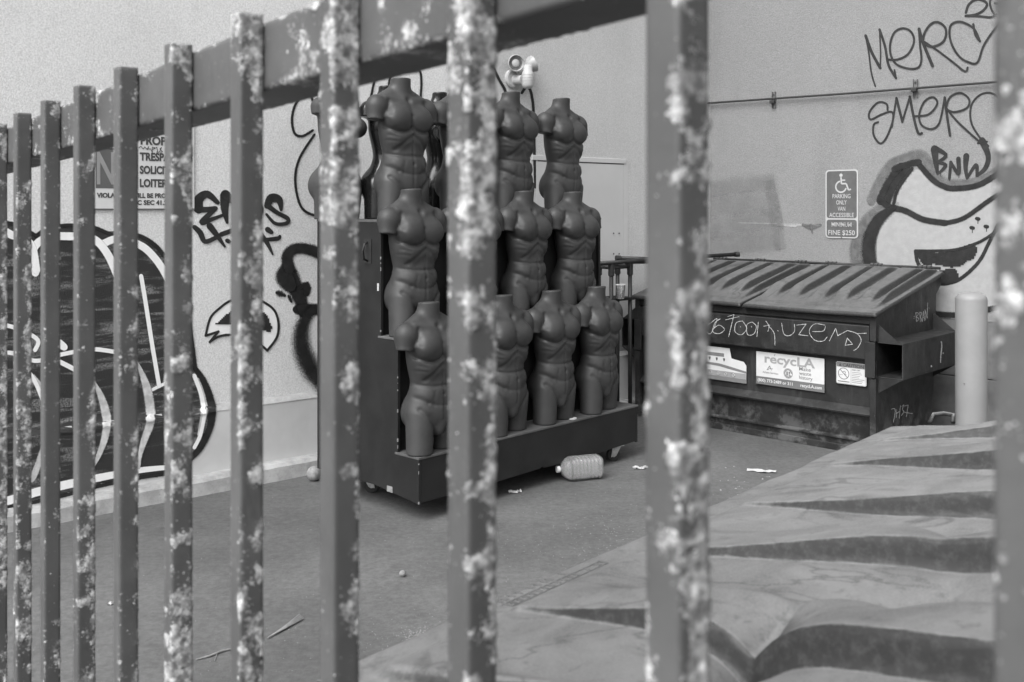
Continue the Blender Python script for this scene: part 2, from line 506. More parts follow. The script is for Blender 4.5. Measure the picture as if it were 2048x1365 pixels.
LD = Vector((0.767, 0.641, 0)).normalized(); LN = Vector((LD.y, -LD.x, 0))       # white wall: along, towards the yard
BD = Vector((0.72, -0.694, 0)).normalized(); BN = Vector((BD.y, -BD.x, 0))       # grey wall
KP = Vector((-1.756, 5.53, 0))                    # on the kerb face of the white wall
LP = KP - LN * 0.115                              # on the stucco plane
LBASE = LP + LN * 0.03                            # plane of the smooth base band
ZB = 0.45                                         # top of the base band
S_C = 4.60
CORNER = LP + LD * S_C

def wall_frame(P, D, N): return Matrix(((D.x, N.x, 0, P.x), (D.y, N.y, 0, P.y), (0, 0, 1, 0), (0, 0, 0, 1)))   # local: x along, y out of the wall, z up
LM = wall_frame(LP, LD, LN)
BM_ = wall_frame(CORNER, BD, BN)

wl_white = thing('white_wall', 'white stucco wall covered in graffiti behind the torsos', 'wall', tuple(LP + LD * 0.5))
wl_grey = thing('grey_wall', 'grey stucco wall with thin tags and a black outlined face behind the dumpster', 'wall', tuple(CORNER + BD * 2))

def wbuild(mb, name, mat, wall, W, **k):
    return mb.build(name, mat, wall, world_space=True, xf=W, **k)

S_R = 1.93                                        # right of this, light fall-off toward the corner is put into the wall colour
mb = MB(); mb.box((-4.5, -0.25, ZB), (S_R, 0, 6.5)); wbuild(mb, 'stucco_face', M['wall_white'], wl_white, LM)
stucco('wall_white_shaded', 0.50)
mb = MB(); mb.box((S_R, -0.25, ZB), (S_C + 0.25, 0.0005, 6.5)); wbuild(mb, 'stucco_face', M['wall_white_shaded'], wl_white, LM)['label'] = 'part of the white wall by the door, shade toward the corner in its colour'
mb = MB(); mb.prism([(-0.25, -0.05), (0.03, -0.05), (0.03, ZB - 0.012), (-0.004, ZB + 0.022), (-0.25, ZB + 0.022)], 'x', -4.5, S_C); wbuild(mb, 'base_band', M['base_band'], wl_white, LM)
mb = MB(); mb.prism([(-0.002, ZB + 0.0245), (0.0305, ZB - 0.0085), (0.033, ZB - 0.012), (0.028, ZB - 0.014), (-0.004, ZB + 0.018)], 'x', -4.5, S_C); wbuild(mb, 'sloped_ledge', M['kerb_concrete'], wl_white, LM)
mb = MB()
n = 60
top = [(-4.5 + i * (S_C + 4.5) / n, 0.115 + 0.006 * random.uniform(-1, 1), 0.085 + 0.006 * random.uniform(-1, 1)) for i in range(n + 1)]
for i in range(n):
    (x0, y0, z0), (x1, y1, z1) = top[i], top[i + 1]
    mb.add([(x0, 0, z0 + .012), (x0, y0 - .02, z0 + .006), (x0, y0, z0 - .012), (x0, y0 + .012, -.02),
            (x1, 0, z1 + .012), (x1, y1 - .02, z1 + .006), (x1, y1, z1 - .012), (x1, y1 + .012, -.02)],
           [(0, 1, 5, 4), (1, 2, 6, 5), (2, 3, 7, 6)])
wbuild(mb, 'kerb', M['kerb_concrete'], wl_white, LM)
mb = MB(); mb.box((-0.0, -0.25, 0.80), (9.0, 0, 8.0)); wbuild(mb, 'stucco_face', M['wall_grey'], wl_grey, BM_)
scuffed('block_paint', 0.14, 0.2, 0.7, 0.3)
for i in range(7):
    for j, (z0, z1) in enumerate(((-0.02, 0.39), (0.396, 0.80))):
        mb = MB(); mb.box((0.02 + i * 1.2, -0.25, z0), (0.02 + i * 1.2 + 1.194, -0.004 if j else 0.0, z1))
        wbuild(mb, 'base_block', M['block_paint'], wl_grey, BM_, bevel=0.004)

# added dark wall beside the camera, unseen, to shade one face of the bars
mb = MB(); mb.box((0.60, -4.0, 0.0), (1.0, 0.03, 4.2)); sw = mb.build('added_shade_wall', scuffed('shade_wall_paint', 0.045, 0.08, 0.8, 0.2)); props(sw, 'added dark wall out of view, shading one face of the fence bars', None, kind='structure')

# flat door in the white wall, behind the rack
def LWs(px, py, off=0.0, base=True):
    """point of the white wall seen at a photograph pixel, as (along, out, up)"""
    d = ray(px, py); C = Vector((0, 0, CAMZ))
    t = (LP - C).dot(LN) / d.dot(LN)
    q = C + d * t
    out = 0.0
    if base and q.z < ZB + 0.006:
        t = (LBASE - C).dot(LN) / d.dot(LN); q = C + d * t; out = 0.03
        if q.z > ZB - 0.012:
            out = 0.03 - 0.034 * min(1, (q.z - ZB + 0.012) / 0.034)
    if base and abs(q.z - ZB - 0.004) < 0.036: out += 0.012 * (1 - abs(q.z - ZB - 0.004) / 0.036)
    return Vector(((q - LP).dot(LD), out + off, q.z))
def BWs(px, py, off=0.0):
    d = ray(px, py); C = Vector((0, 0, CAMZ))
    t = (CORNER - C).dot(BN) / d.dot(BN)
    q = C + d * t
    return Vector(((q - CORNER).dot(BD), off, q.z))

dx1 = LWs(1247, 400).x; dz1 = LWs(1247, 330).z
mb = MB(); mb.box((dx1 - 0.92, 0.0, 0.12), (dx1, 0.003, dz1)); dr = wbuild(mb, 'door', M['door_paint'], wl_white, LM, bevel=0.003)
dr['label'] = 'flush door painted over in white'
mb = MB(); mb.box((dx1 - 0.96, 0.0, dz1 + 0.008), (dx1 + 0.02, 0.008, dz1 + 0.045)); wbuild(mb, 'door_head_trim', M['door_paint'], wl_white, LM, bevel=0.003)
for u0, u1 in ((dx1 - 0.97, dx1 - 0.926), (dx1 + 0.003, dx1 + 0.05)):
    mb = MB(); mb.box((u0, 0.0, 0.12), (u1, 0.0025, dz1 + 0.006)); wbuild(mb, 'door_frame', M['door_paint'], wl_white, LM, bevel=0.003)
mb = MB(); mb.box((dx1 - 0.9, 0.001, dz1 + 0.0005), (dx1 + 0.004, 0.0025, dz1 + 0.0075)); wbuild(mb, 'door_gap', M['gap_dark'], wl_white, LM)
mb = MB()
for px, py in ((1225, 467), (1236, 467), (1225, 508), (1236, 508)):
    q = LWs(px, py); mb.tube([(q.x, 0.011, q.z), (q.x, 0.015, q.z)], 0.006, 8)
wbuild(mb, 'door_bolts', M['gap_dark'], wl_white, LM)

# ------------------------------------------------------------------ painted marks on the walls
LAYER = [0]
def catmull(pts, step=6.0):
    P = [np.array(p, dtype=float) for p in pts]
    if len(P) == 2: P = [P[0], (P[0] + P[1]) / 2, P[1]]
    out = []
    for i in range(len(P) - 1):
        p0 = P[max(i - 1, 0)]; p1 = P[i]; p2 = P[i + 1]; p3 = P[min(i + 2, len(P) - 1)]
        n = max(2, int(np.linalg.norm(p2[:2] - p1[:2]) / step))
        for k in range(n):
            t = k / n
            out.append(0.5 * ((2 * p1) + (-p0 + p2) * t + (2 * p0 - 5 * p1 + 4 * p2 - p3) * t * t + (-p0 + 3 * p1 - 3 * p2 + p3) * t ** 3))
    out.append(P[-1])
    return out

def stroke(mb, pts, w, proj, org=(0, 0), sc=1.0, step=5.0, smooth=True, tip=True):
    """a brush or spray stroke along photograph points (x, y[, width]) laid on the wall surface"""
    LAYER[0] += 1
    base = 0.0022 + (LAYER[0] % 12) * 0.00025
    q = [(org[0] + p[0] * sc, org[1] + p[1] * sc, (p[2] if len(p) > 2 else w) * (sc if len(p) > 2 else 1)) for p in pts]
    q = [(a[0], a[1], a[2] * 1.15) for a in q]
    q = catmull(q, step) if smooth else [np.array(a, dtype=float) for a in q]
    m = len(q)
    vs, uvs, fs = [], [], []
    rows = []
    for i in range(m):
        a, b = q[max(i - 1, 0)], q[min(i + 1, m - 1)]
        t = (b - a)[:2]; L = np.linalg.norm(t); t = t / L if L > 1e-6 else np.array([1.0, 0])
        rows.append((q[i][0], q[i][1], max(q[i][2], 0.8) / 2, t))
    if tip:                                          # rounded ends
        for end in (0, -1):
            x, y, h, t = rows[end]
            s = -1 if end == 0 else 1
            extra = [(x + s * t[0] * h * math.sin(a), y + s * t[1] * h * math.sin(a), h * math.cos(a), t) for a in (0.6, 1.1, 1.45)]
            rows = (list(reversed(extra)) + rows) if end == 0 else (rows + extra)
    for i, (x, y, h, t) in enumerate(rows):
        nx, ny = -t[1], t[0]
        off = base + 0.0008 * i / len(rows)
        for j, s in enumerate((-1, 0, 1)):
            vs.append(proj(x + nx * h * s, y + ny * h * s, off)); uvs.append((i / len(rows), j * 0.5))
    for i in range(len(rows) - 1):
        for j in range(2):
            k = i * 3 + j
            fs.append((k, k + 1, k + 4, k + 3))
    mb.add(vs, fs, uvs)

def fill(mb, poly, proj, org=(0, 0), sc=1.0, cell=7.0, off=0.0015, smooth=True):
    pts = [(org[0] + p[0] * sc, org[1] + p[1] * sc, 0) for p in poly]
    if smooth: pts = [tuple(a) for a in catmull(pts + [pts[0]], 8)][:-1]
    P = np.array([(a[0], a[1]) for a in pts])
    x0, y0 = P.min(0); x1, y1 = P.max(0)
    nx, ny = int((x1 - x0) / cell) + 2, int((y1 - y0) / cell) + 2
    def inside(x, y):
        c = False; n = len(P); j = n - 1
        for i in range(n):
            if (P[i][1] > y) != (P[j][1] > y) and x < (P[j][0] - P[i][0]) * (y - P[i][1]) / (P[j][1] - P[i][1]) + P[i][0]:
                c = not c
            j = i
        return c
    idx = {}; vs = []; fs = []
    def vid(i, j):
        if (i, j) not in idx:
            idx[(i, j)] = len(vs); vs.append(proj(x0 + i * cell, y0 + j * cell, off))
        return idx[(i, j)]
    for i in range(nx):
        for j in range(ny):
            if inside(x0 + (i + .5) * cell, y0 + (j + .5) * cell):
                fs.append((vid(i, j), vid(i + 1, j), vid(i + 1, j + 1), vid(i, j + 1)))
    mb.add(vs, fs)

def paint_obj(name, mat, wall, W, label, fn):
    mb = MB(); fn(mb); o = wbuild(mb, name, M[mat], wall, W)
    if label: o['label'] = label
    return o

# --- grey wall: thin tags
def f(mb):
    o, s = (1700, 0), 348 / 1979
    S = lambda pts, w=4.2: stroke(mb, pts, w, BWs, o, s, 3.0)
    S([(178, 405), (215, 600), (245, 830), (290, 985)], 3.2)
    S([(180, 410), (250, 600), (345, 775)], 5.5); S([(345, 775), (350, 600), (338, 340)], 3); S([(338, 340), (400, 530), (440, 740), (525, 890)], 4.8); S([(525, 890), (508, 800)], 3.5)
    S([(425, 680), (540, 680), (660, 620), (730, 480), (700, 370), (610, 325), (510, 370), (460, 500), (470, 640), (540, 740), (680, 785), (780, 770), (815, 680), (800, 520), (788, 340)])
    S([(788, 335), (830, 480), (940, 750)], 6)
    S([(830, 490), (850, 380), (920, 280), (1000, 255), (1080, 310), (1095, 400), (1050, 490), (930, 535), (840, 495)], 4.6)
    S([(850, 480), (1000, 580), (1160, 700), (1310, 815), (1340, 772)], 4)
    S([(1405, 280), (1430, 400), (1480, 470)], 4.4); S([(1480, 470), (1420, 340), (1320, 270), (1230, 250), (1150, 290), (1135, 400), (1170, 530), (1250, 650), (1350, 710), (1450, 715), (1520, 530), (1600, 400), (1680, 300), (1760, 210)])
    S([(1320, 145), (1350, 60), (1420, 2), (1500, 2), (1560, 50), (1520, 120), (1430, 170), (1320, 185)], 5); S([(1320, 185), (1480, 190), (1600, 200), (1670, 170)], 4.4)
    S([(1840, -90), (1660, -60), (1600, 0), (1600, 80), (1650, 170), (1740, 200), (1820, 150), (1790, 60), (1650, 40)], 4)
    o, s = (1180, 0), 868 / 2048
    S = lambda pts, w=4.0: stroke(mb, pts, w, BWs, o, s, 3.0)
    S([(1405, 520), (1400, 492), (1360, 485), (1320, 530), (1325, 565), (1380, 540), (1425, 530), (1430, 570), (1400, 650), (1370, 678), (1340, 640), (1340, 590), (1360, 578)])
    S([(1425, 600), (1447, 465)]); S([(1447, 465), (1475, 575)], 5); S([(1475, 575), (1510, 460)]); S([(1510, 458), (1530, 560), (1550, 630), (1566, 630)], 5)
    S([(1535, 550), (1600, 540), (1640, 490), (1620, 460), (1580, 480), (1555, 540), (1565, 590), (1610, 610), (1650, 580), (1675, 462)]); S([(1675, 462), (1685, 540), (1700, 640)], 5)
    S([(1680, 515), (1700, 460), (1750, 440), (1790, 470), (1780, 510), (1720, 530), (1680, 515)]); S([(1685, 515), (1740, 580), (1850, 680)])
    S([(1960, 520), (1930, 465), (1890, 440), (1840, 450), (1800, 500), (1800, 580), (1840, 650), (1880, 690)])
paint_obj('marker_tag', 'marker_black', wl_grey, BM_, 'thin black marker tags MERC and SMERC', f)

Z2, S2 = (1700, 240), 348 / 1188
def f(mb):
    S = lambda p, w: stroke(mb, p, w, BWs, Z2, S2, 5)
    S([(150, 545), (200, 430), (280, 310), (380, 262), (490, 240), (560, 340), (630, 420), (720, 442), (860, 428), (980, 370), (1120, 280)], 22)
    S([(220, 600), (110, 700), (50, 830), (40, 930), (60, 1040), (120, 1150)], 26)
paint_obj('halo_spray', 'spray_halo', wl_grey, BM_, None, f)
def f(mb):
    fill(mb, [(330, 500), (445, 345), (560, 400), (640, 455), (710, 475), (860, 455), (980, 395), (1150, 290), (1160, 420), (960, 545), (780, 670), (650, 700), (500, 675), (380, 615), (320, 560)], BWs, Z2, S2, 5)
    fill(mb, [(300, 640), (380, 630), (500, 690), (650, 712), (780, 680), (960, 560), (1160, 430), (1300, 700), (1250, 1000), (1100, 1230), (900, 1300), (720, 1325), (560, 1310), (400, 1270), (260, 1150), (195, 980), (185, 850), (210, 740)], BWs, Z2, S2, 5)
paint_obj('face_fill', 'spray_fill', wl_grey, BM_, None, f)
def f(mb):
    S = lambda p, w=10: stroke(mb, p, w, BWs, Z2, S2, 4)
    S([(215, 545), (270, 430), (345, 330)], 20); S([(250, 570), (300, 450), (385, 345)], 16); S([(300, 570), (330, 470), (425, 335)], 7)
    S([(310, 335), (400, 305), (465, 290)], 14); S([(465, 295), (560, 405), (640, 455), (710, 470), (860, 452), (980, 390), (1120, 290)], 12)
    S([(215, 545), (260, 590), (380, 622), (500, 680), (650, 705)], 13); S([(650, 705), (780, 670), (960, 545), (1130, 440)], 10)
    S([(300, 600, 40), (200, 680, 80), (140, 800, 95), (130, 920, 100), (160, 1040, 95), (240, 1180, 70), (400, 1290, 45), (560, 1322, 45), (720, 1332, 40), (860, 1310, 40), (1100, 1240, 40), (1260, 1010, 40)], 20)
    S([(450, 895), (700, 890), (860, 845), (960, 790), (1080, 700)], 6.5)
    S([(450, 900), (465, 980), (520, 1045), (600, 1115), (690, 1112), (770, 1075), (880, 970), (950, 840), (1010, 720)], 8)
    fill(mb, [(440, 905), (462, 887), (600, 905), (720, 880), (850, 848), (866, 910), (835, 955), (795, 962), (780, 988), (700, 1008), (640, 998), (570, 985), (530, 1002), (485, 965)], BWs, Z2, S2, 3.0, 0.0052)
    fill(mb, [(600, 1045), (622, 1028), (722, 1020), (742, 1088), (700, 1115), (620, 1122)], BWs, Z2, S2, 3.0, 0.0052)
    for x, y in ((873, 675), (835, 737), (932, 728)):
        S([(x - 4, y), (x + 4, y + 2)], 8); S([(x + 2, y), (x + 1, y + 34)], 1.6)
paint_obj('face_outline', 'spray_black', wl_grey, BM_, 'big black outlined cartoon mouth with pale fill', f)
def f(mb):
    S = lambda p: stroke(mb, p, 9, BWs, Z2, S2, 3)
    S([(600, 370, 16), (588, 290, 34), (578, 205, 48)]); S([(580, 195, 40), (640, 225, 26), (655, 250, 24), (600, 292, 18)]); S([(600, 292, 18), (655, 310, 24), (612, 362, 16)])
    S([(680, 400, 18), (690, 290, 20)]); S([(690, 290, 20), (742, 368, 24), (742, 268, 30)])
    S([(795, 250, 40), (790, 330, 28), (800, 400, 18)]); S([(800, 400, 18), (862, 308, 24), (868, 382, 20)]); S([(868, 382, 20), (925, 330, 30), (945, 250, 34), (905, 145, 46)])
    S([(875, 160, 14), (935, 150, 14)]); S([(620, 365, 4), (621, 385, 4)]); S([(745, 370, 4), (745, 395, 4)]); S([(680, 400, 6), (680, 412, 6)])
paint_obj('marker_tag', 'marker_black', wl_grey, BM_, 'short fat black tag BNW', f)
def f(mb):
    stroke(mb, [(1400, 385), (1460, 375), (1550, 365)], 40, BWs, step=8, tip=False); stroke(mb, [(1380, 425), (1470, 412), (1558, 402)], 48, BWs, step=8, tip=False)
    stroke(mb, [(1400, 462), (1480, 450), (1566, 436)], 48, BWs, step=8, tip=False); stroke(mb, [(1380, 500), (1450, 490), (1560, 480)], 50, BWs, step=8, tip=False); stroke(mb, [(1540, 360), (1552, 430), (1562, 500)], 26, BWs, step=8, tip=False)
paint_obj('rolled_paint_patch', 'rolled_patch', wl_grey, BM_, 'darker rolled patch of paint above the dumpster lid', f)
def f(mb):
    stroke(mb, [(1478, 446, 3), (1520, 447, 5), (1560, 448, 5), (1600, 450, 6), (1640, 451, 5)], 4, BWs, step=4)
    stroke(mb, [(1556, 450, 6), (1590, 452, 8)], 5, BWs, step=4)
paint_obj('scrape', 'scrape_pale', wl_grey, BM_, None, f)
def f(mb): stroke(mb, [(1606, 450, 6), (1622, 455, 12), (1640, 451, 7)], 6, BWs, step=3); stroke(mb, [(1622, 452, 8), (1625, 466, 4)], 5, BWs, step=3)
paint_obj('chipped_hole', 'spray_halo', wl_grey, BM_, None, f)

# --- white wall: large mural piece
OUT = [(-60, 452), (0, 447), (25, 448), (55, 462), (72, 472), (95, 457), (135, 451), (185, 455), (214, 466), (240, 461), (278, 472), (305, 487), (325, 508), (350, 548), (372, 610), (384, 690), (390, 738), (410, 765), (424, 805), (424, 845), (408, 885), (388, 910), (345, 945), (270, 958), (200, 970), (120, 992), (60, 1006), (-60, 1028)]
def f(mb): fill(mb, [(-60, 470)] + OUT[1:-1] + [(-60, 1010)], LWs, cell=6.0)
paint_obj('mural_fill', 'mural_dark', wl_white, LM, 'dark fill of the large graffiti letters', f)
def f(mb):
    stroke(mb, OUT[:5], 8, LWs); stroke(mb, [(72, 472), (95, 457), (135, 451), (185, 455), (222, 470)], 8, LWs)
    stroke(mb, [(236, 462), (278, 472), (305, 487), (325, 508), (350, 548), (372, 610), (384, 690), (390, 738)], 9, LWs)
    stroke(mb, [(388, 734, 10), (408, 765, 14), (422, 808, 16), (422, 845, 15), (406, 886, 14), (388, 910, 12), (360, 935, 8)], 14, LWs)
    stroke(mb, [(-60, 1030), (30, 1012), (120, 993), (200, 972), (278, 956), (330, 948)], 8, LWs)
paint_obj('mural_outline', 'spray_black', wl_white, LM, None, f)
def f(mb):
    stroke(mb, [(-60, 468), (0, 462), (22, 470), (60, 488), (72, 540)], 15, LWs); stroke(mb, [(70, 545), (66, 500), (92, 476), (135, 473), (185, 478), (214, 508), (238, 560)], 15, LWs)
    stroke(mb, [(205, 488), (236, 478), (278, 490), (305, 512), (330, 548), (352, 600), (366, 680), (372, 745)], 14, LWs)
    stroke(mb, [(282, 553), (290, 600), (304, 690), (318, 772)], 8, LWs); stroke(mb, [(302, 781), (326, 769), (350, 758)], 6, LWs)
    stroke(mb, [(-40, 650), (5, 650), (40, 660), (75, 680), (70, 700)], 8, LWs); stroke(mb, [(-40, 712), (20, 706), (70, 722), (110, 712), (150, 704), (190, 699), (240, 706)], 8, LWs)
    stroke(mb, [(118, 686), (127, 694)], 14, LWs); stroke(mb, [(60, 748), (72, 768), (85, 800)], 8, LWs); stroke(mb, [(115, 722), (150, 740), (180, 760)], 9, LWs)
    stroke(mb, [(-60, 1018, 14), (10, 1003, 16), (70, 985, 16), (130, 970, 16), (205, 954, 14), (277, 941, 11), (335, 935, 9)], 14, LWs)
    stroke(mb, [(388, 752), (402, 790), (408, 830)], 8, LWs); stroke(mb, [(408, 832), (400, 870), (388, 895)], 7, LWs)
paint_obj('mural_highlight', 'spray_white', wl_white, LM, 'white highlights of the large graffiti letters', f)
def f(mb):
    z, s = (0, 700), 460 / 1962
    stroke(mb, [(800, 270, 20), (860, 400, 60), (900, 540, 80), (905, 670, 72), (880, 790, 60), (830, 920, 40), (790, 1000, 20)], 16, LWs, z, s)
    stroke(mb, [(1170, 110, 20), (1240, 290, 70), (1275, 470, 84), (1275, 630, 76), (1230, 760, 62), (1190, 900, 40), (1180, 1000, 30)], 16, LWs, z, s)
    stroke(mb, [(270, 230), (330, 300), (420, 420), (430, 640), (380, 820), (300, 1040), (270, 1100)], 14, LWs, z, s)
    stroke(mb, [(1690, 260, 40), (1730, 420, 60), (1735, 560, 60), (1700, 720, 40)], 12, LWs, z, s)
paint_obj('mural_shading', 'spray_pale', wl_white, LM, None, f)
Z5, S5 = (370, 370), 280 / 889
def f(mb):
    S = lambda p: stroke(mb, [(a, b, c * 1.3) for a, b, c in p], 8, LWs, Z5, S5, 3)
    S([(85, 150, 44), (85, 95, 44), (140, 60, 34), (205, 112, 20)]); S([(75, 155, 30), (130, 158, 26), (190, 150, 22)]); S([(190, 152, 22), (105, 238, 26), (180, 215, 18), (265, 182, 12)])
    S([(255, 70, 50), (250, 150, 36), (265, 238, 14)]); S([(260, 70, 40), (330, 130, 26), (345, 215, 16)]); S([(420, 80, 30), (380, 150, 30), (420, 220, 26), (480, 160, 26), (430, 75, 24)])
    S([(608, 158, 14), (595, 95, 34), (545, 85, 40), (520, 130, 30)]); S([(520, 130, 26), (580, 175, 20), (650, 215, 20), (640, 245, 18), (570, 245, 16), (515, 188, 12)])
    S([(60, 270, 22), (95, 305, 26), (125, 360, 22), (195, 335, 20)]); S([(155, 262, 30), (200, 320, 24), (250, 392, 10)]); S([(230, 315, 22), (300, 290, 22)]); S([(268, 355, 20), (276, 360, 20)])
    S([(350, 280, 20), (420, 330, 20), (360, 380, 16)]); S([(525, 285, 26), (545, 300, 20)]); S([(430, 350, 16), (520, 348, 18), (590, 340, 20), (600, 328, 14)]); S([(470, 300, 20), (520, 370, 20), (555, 442, 8)])
paint_obj('brush_lettering', 'marker_black', wl_white, LM, 'black lettering ENOS with a smaller line below', f)
LEAF = [(130, 955), (160, 845), (220, 782), (290, 735), (400, 705), (510, 752), (570, 805), (592, 885), (580, 970), (520, 1052), (470, 1010), (400, 975), (280, 953), (205, 965), (155, 1000), (210, 932)]
def f(mb): fill(mb, LEAF, LWs, Z5, S5, 3.5, smooth=False)
paint_obj('leaf_fill', 'spray_white', wl_white, LM, None, f)
def f(mb):
    S = lambda p, w=4.6: stroke(mb, p, w, LWs, Z5, S5, 4)
    S(LEAF[:10]); S([(130, 958), (210, 932)]); S([(210, 932), (155, 998)]); S([(155, 998), (205, 966), (280, 953), (400, 975), (470, 1010), (520, 1052)])
    fill(mb, [(190, 885), (290, 805), (400, 772), (500, 812), (540, 880), (540, 930), (400, 905), (280, 888)], LWs, Z5, S5, 3.0, 0.0046)
paint_obj('leaf_outline', 'marker_black', wl_white, LM, 'small black and white leaf shaped graffiti', f)
def f(mb):
    S = lambda p, w=20: stroke(mb, [(a, b, c * 1.25) for a, b, c in p], w, LWs, Z5, S5, 4)
    S([(900, 470, 60), (830, 425, 62), (740, 402, 58), (675, 415, 60), (645, 460, 62), (655, 520, 66)]); S([(640, 520, 60), (630, 580, 100), (650, 620, 90)]); S([(660, 560, 90), (700, 660, 84), (735, 740, 70), (745, 800, 60)])
    S([(735, 650, 30), (770, 640, 50), (770, 680, 40)]); S([(725, 790, 60), (800, 790, 62), (950, 800, 62)])
paint_obj('spray_shape', 'spray_black', wl_white, LM, 'black sprayed loop behind the rack edge', f)
def f(mb):
    S = lambda p, w=20: stroke(mb, p, w, LWs, Z5, S5, 4)
    S([(800, 800, 80), (750, 880, 110), (735, 980, 130), (755, 1080, 150), (810, 1190, 150), (900, 1290, 140)]); S([(600, 690, 50), (625, 700, 30)]); S([(660, 715, 30), (672, 740, 20)])
paint_obj('spray_shape', 'spray_soft', wl_white, LM, None, f)
def f(mb):
    s1 = 700 / 2046
    S = lambda p, w=5.5: stroke(mb, [(a * s1, b * s1) for a, b in p], w, LWs, step=4)
    S([(1760, 560), (1722, 620), (1705, 700), (1720, 780), (1765, 797), (1825, 765)]); S([(1835, 790), (1755, 915), (1725, 1020), (1732, 1130), (1765, 1220), (1830, 1258), (1900, 1256)]); S([(1815, 560), (1845, 640)])
    s4 = 760 / 1995
    S = lambda p, w=5.0: stroke(mb, p, w, LWs, (560, 100), s4, 4)
    S([(520, 60), (492, 170), (470, 260), (430, 318)]); S([(572, 215), (575, 150), (620, 95), (680, 85), (730, 110), (740, 170), (735, 260)])
    S([(1100, 60), (1150, 160), (1180, 215), (1195, 300)], 6); S([(1270, 225), (1290, 197), (1310, 205), (1322, 250), (1330, 330), (1335, 560), (1340, 720)], 6)
paint_obj('thin_spray_line', 'spray_black', wl_white, LM, 'thin black spray loops behind the top torsos', f)

# ------------------------------------------------------------------ flat lettering
def text_geo(s, size, bold=0.0, align='LEFT', wid=1.0):
    cu = bpy.data.curves.new('lettering', 'FONT')
    cu.body = s; cu.size = size; cu.offset = bold; cu.align_x = align; cu.resolution_u = 3
    ob = bpy.data.objects.new('lettering', cu); COL.objects.link(ob)
    dg = bpy.context.evaluated_depsgraph_get(); dg.update()
    me = bpy.data.meshes.new_from_object(ob.evaluated_get(dg))
    vs = [(v.co.x * wid, v.co.y) for v in me.vertices]; fs = [tuple(p.vertices) for p in me.polygons]
    bpy.data.objects.remove(ob); bpy.data.curves.remove(cu); bpy.data.meshes.remove(me)
    return vs, fs

class Flat:
    """flat print on a panel: 2-d coordinates (u right, v up) -> local points (u, out, v) with print facing +y or -y"""
    def __init__(self, o, sgn): self.o = o; self.s = sgn
    def P(self, u, v, d): return (self.o[0] + u, self.o[1] + self.s * d, self.o[2] + v)
    def quad(self, mb, u0, v0, u1, v1, d):
        mb.add([self.P(u0, v0, d), self.P(u1, v0, d), self.P(u1, v1, d), self.P(u0, v1, d)], [(0, 1, 2, 3)])
    def poly(self, mb, pts, d):
        tr = tessellate_polygon([[Vector((p[0], p[1], 0)) for p in pts]])
        mb.add([self.P(p[0], p[1], d) for p in pts], [tuple(t) for t in tr])
    def text(self, mb, s, u, v, size, d, bold=0.0, align='LEFT', wid=1.0, mw=None):
        vs, fs = text_geo(s, size, bold, align, 1.0)
        if mw:
            lo = min(a[0] for a in vs); hi = max(a[0] for a in vs); wid = mw / (hi - lo)
            if align == 'LEFT': vs = [(a - lo, b) for a, b in vs]
        mb.add([self.P(u + a * wid, v + b, d) for a, b in vs], fs)
    def ring(self, mb, u, v, r0, r1, d, a0=0, a1=360, n=28):
        pts = []
        for i in range(n + 1):
            a = math.radians(a0 + (a1 - a0) * i / n)
            pts.append((self.P(u + r0 * math.cos(a), v + r0 * math.sin(a), d), self.P(u + r1 * math.cos(a), v + r1 * math.sin(a), d)))
        mb.add([q for p in pts for q in p], [(2 * i, 2 * i + 1, 2 * i + 3, 2 * i + 2) for i in range(n)])
    def line(self, mb, pts, w, d):
        for (a, b), (c, e) in zip(pts[:-1], pts[1:]):
            L = math.hypot(c - a, e - b) or 1; nx, ny = -(e - b) / L * w / 2, (c - a) / L * w / 2
            mb.add([self.P(a + nx, b + ny, d), self.P(a - nx, b - ny, d), self.P(c - nx, e - ny, d), self.P(c + nx, e + ny, d)], [(0, 1, 2, 3)])

def rrect(u0, v0, u1, v1, r, n=5):
    pts = []
    for cx, cy, a in ((u1 - r, v1 - r, 0), (u0 + r, v1 - r, 90), (u0 + r, v0 + r, 180), (u1 - r, v0 + r, 270)):
        for i in range(n + 1):
            t = math.radians(a + 90 * i / n); pts.append((cx + r * math.cos(t), cy + r * math.sin(t)))
    return pts

# ------------------------------------------------------------------ property notice on the white wall
a = LWs(187, 421); b = LWs(388, 421); W = b.x - a.x; Hs = LWs(388, 240).z - b.z
sgn = thing('property_notice', 'white printed no trespassing notice on the white wall behind the fence', 'sign', tuple(LM @ Vector((a.x, 0, a.z))), math.atan2(LD.y, LD.x))
mb = MB(); mb.box((0, -0.008, 0), (W, -0.001, Hs)); mb.build('panel', M['sign_white'], sgn, bevel=0.002)
fl = Flat((0, -0.008, 0), -1); k = W / 201.0      # one photograph pixel on the sign
mb = MB(); fl.quad(mb, 3 * k, 43 * k, 84 * k, 122 * k, 0.0015); mb.build('notice_box', M['sign_red'], sgn)
mb = MB(); fl.text(mb, 'NO', 5 * k, 52 * k, 88 * k, 0.003, 0.02 * 88 * k, mw=76 * k); mb.build('lettering', M['sign_rose'], sgn)
def LT(parent, mat, fn):
    m_ = MB(); fn(m_); return m_.build('lettering', M[mat], parent)
LT(sgn, 'print_dark', lambda mb: fl.text(mb, 'PRIVATE PROPERTY', 4 * k, 132 * k, 23 * k, 0.002, 0.0026, mw=188 * k))
for i, s in enumerate(('TRESPASSING', 'SOLICITING', 'LOITERING')):
    LT(sgn, 'print_dark', lambda mb: fl.text(mb, s, 88 * k, (100 - i * 26.5) * k, 21.5 * k, 0.002, 0.0024, mw=(108, 88, 84)[i] * k))
LT(sgn, 'print_dark', lambda mb: fl.text(mb, 'VIOLATORS WILL BE PROSECUTED', 5 * k, 25 * k, 12.5 * k, 0.002, 0.0014, mw=186 * k))
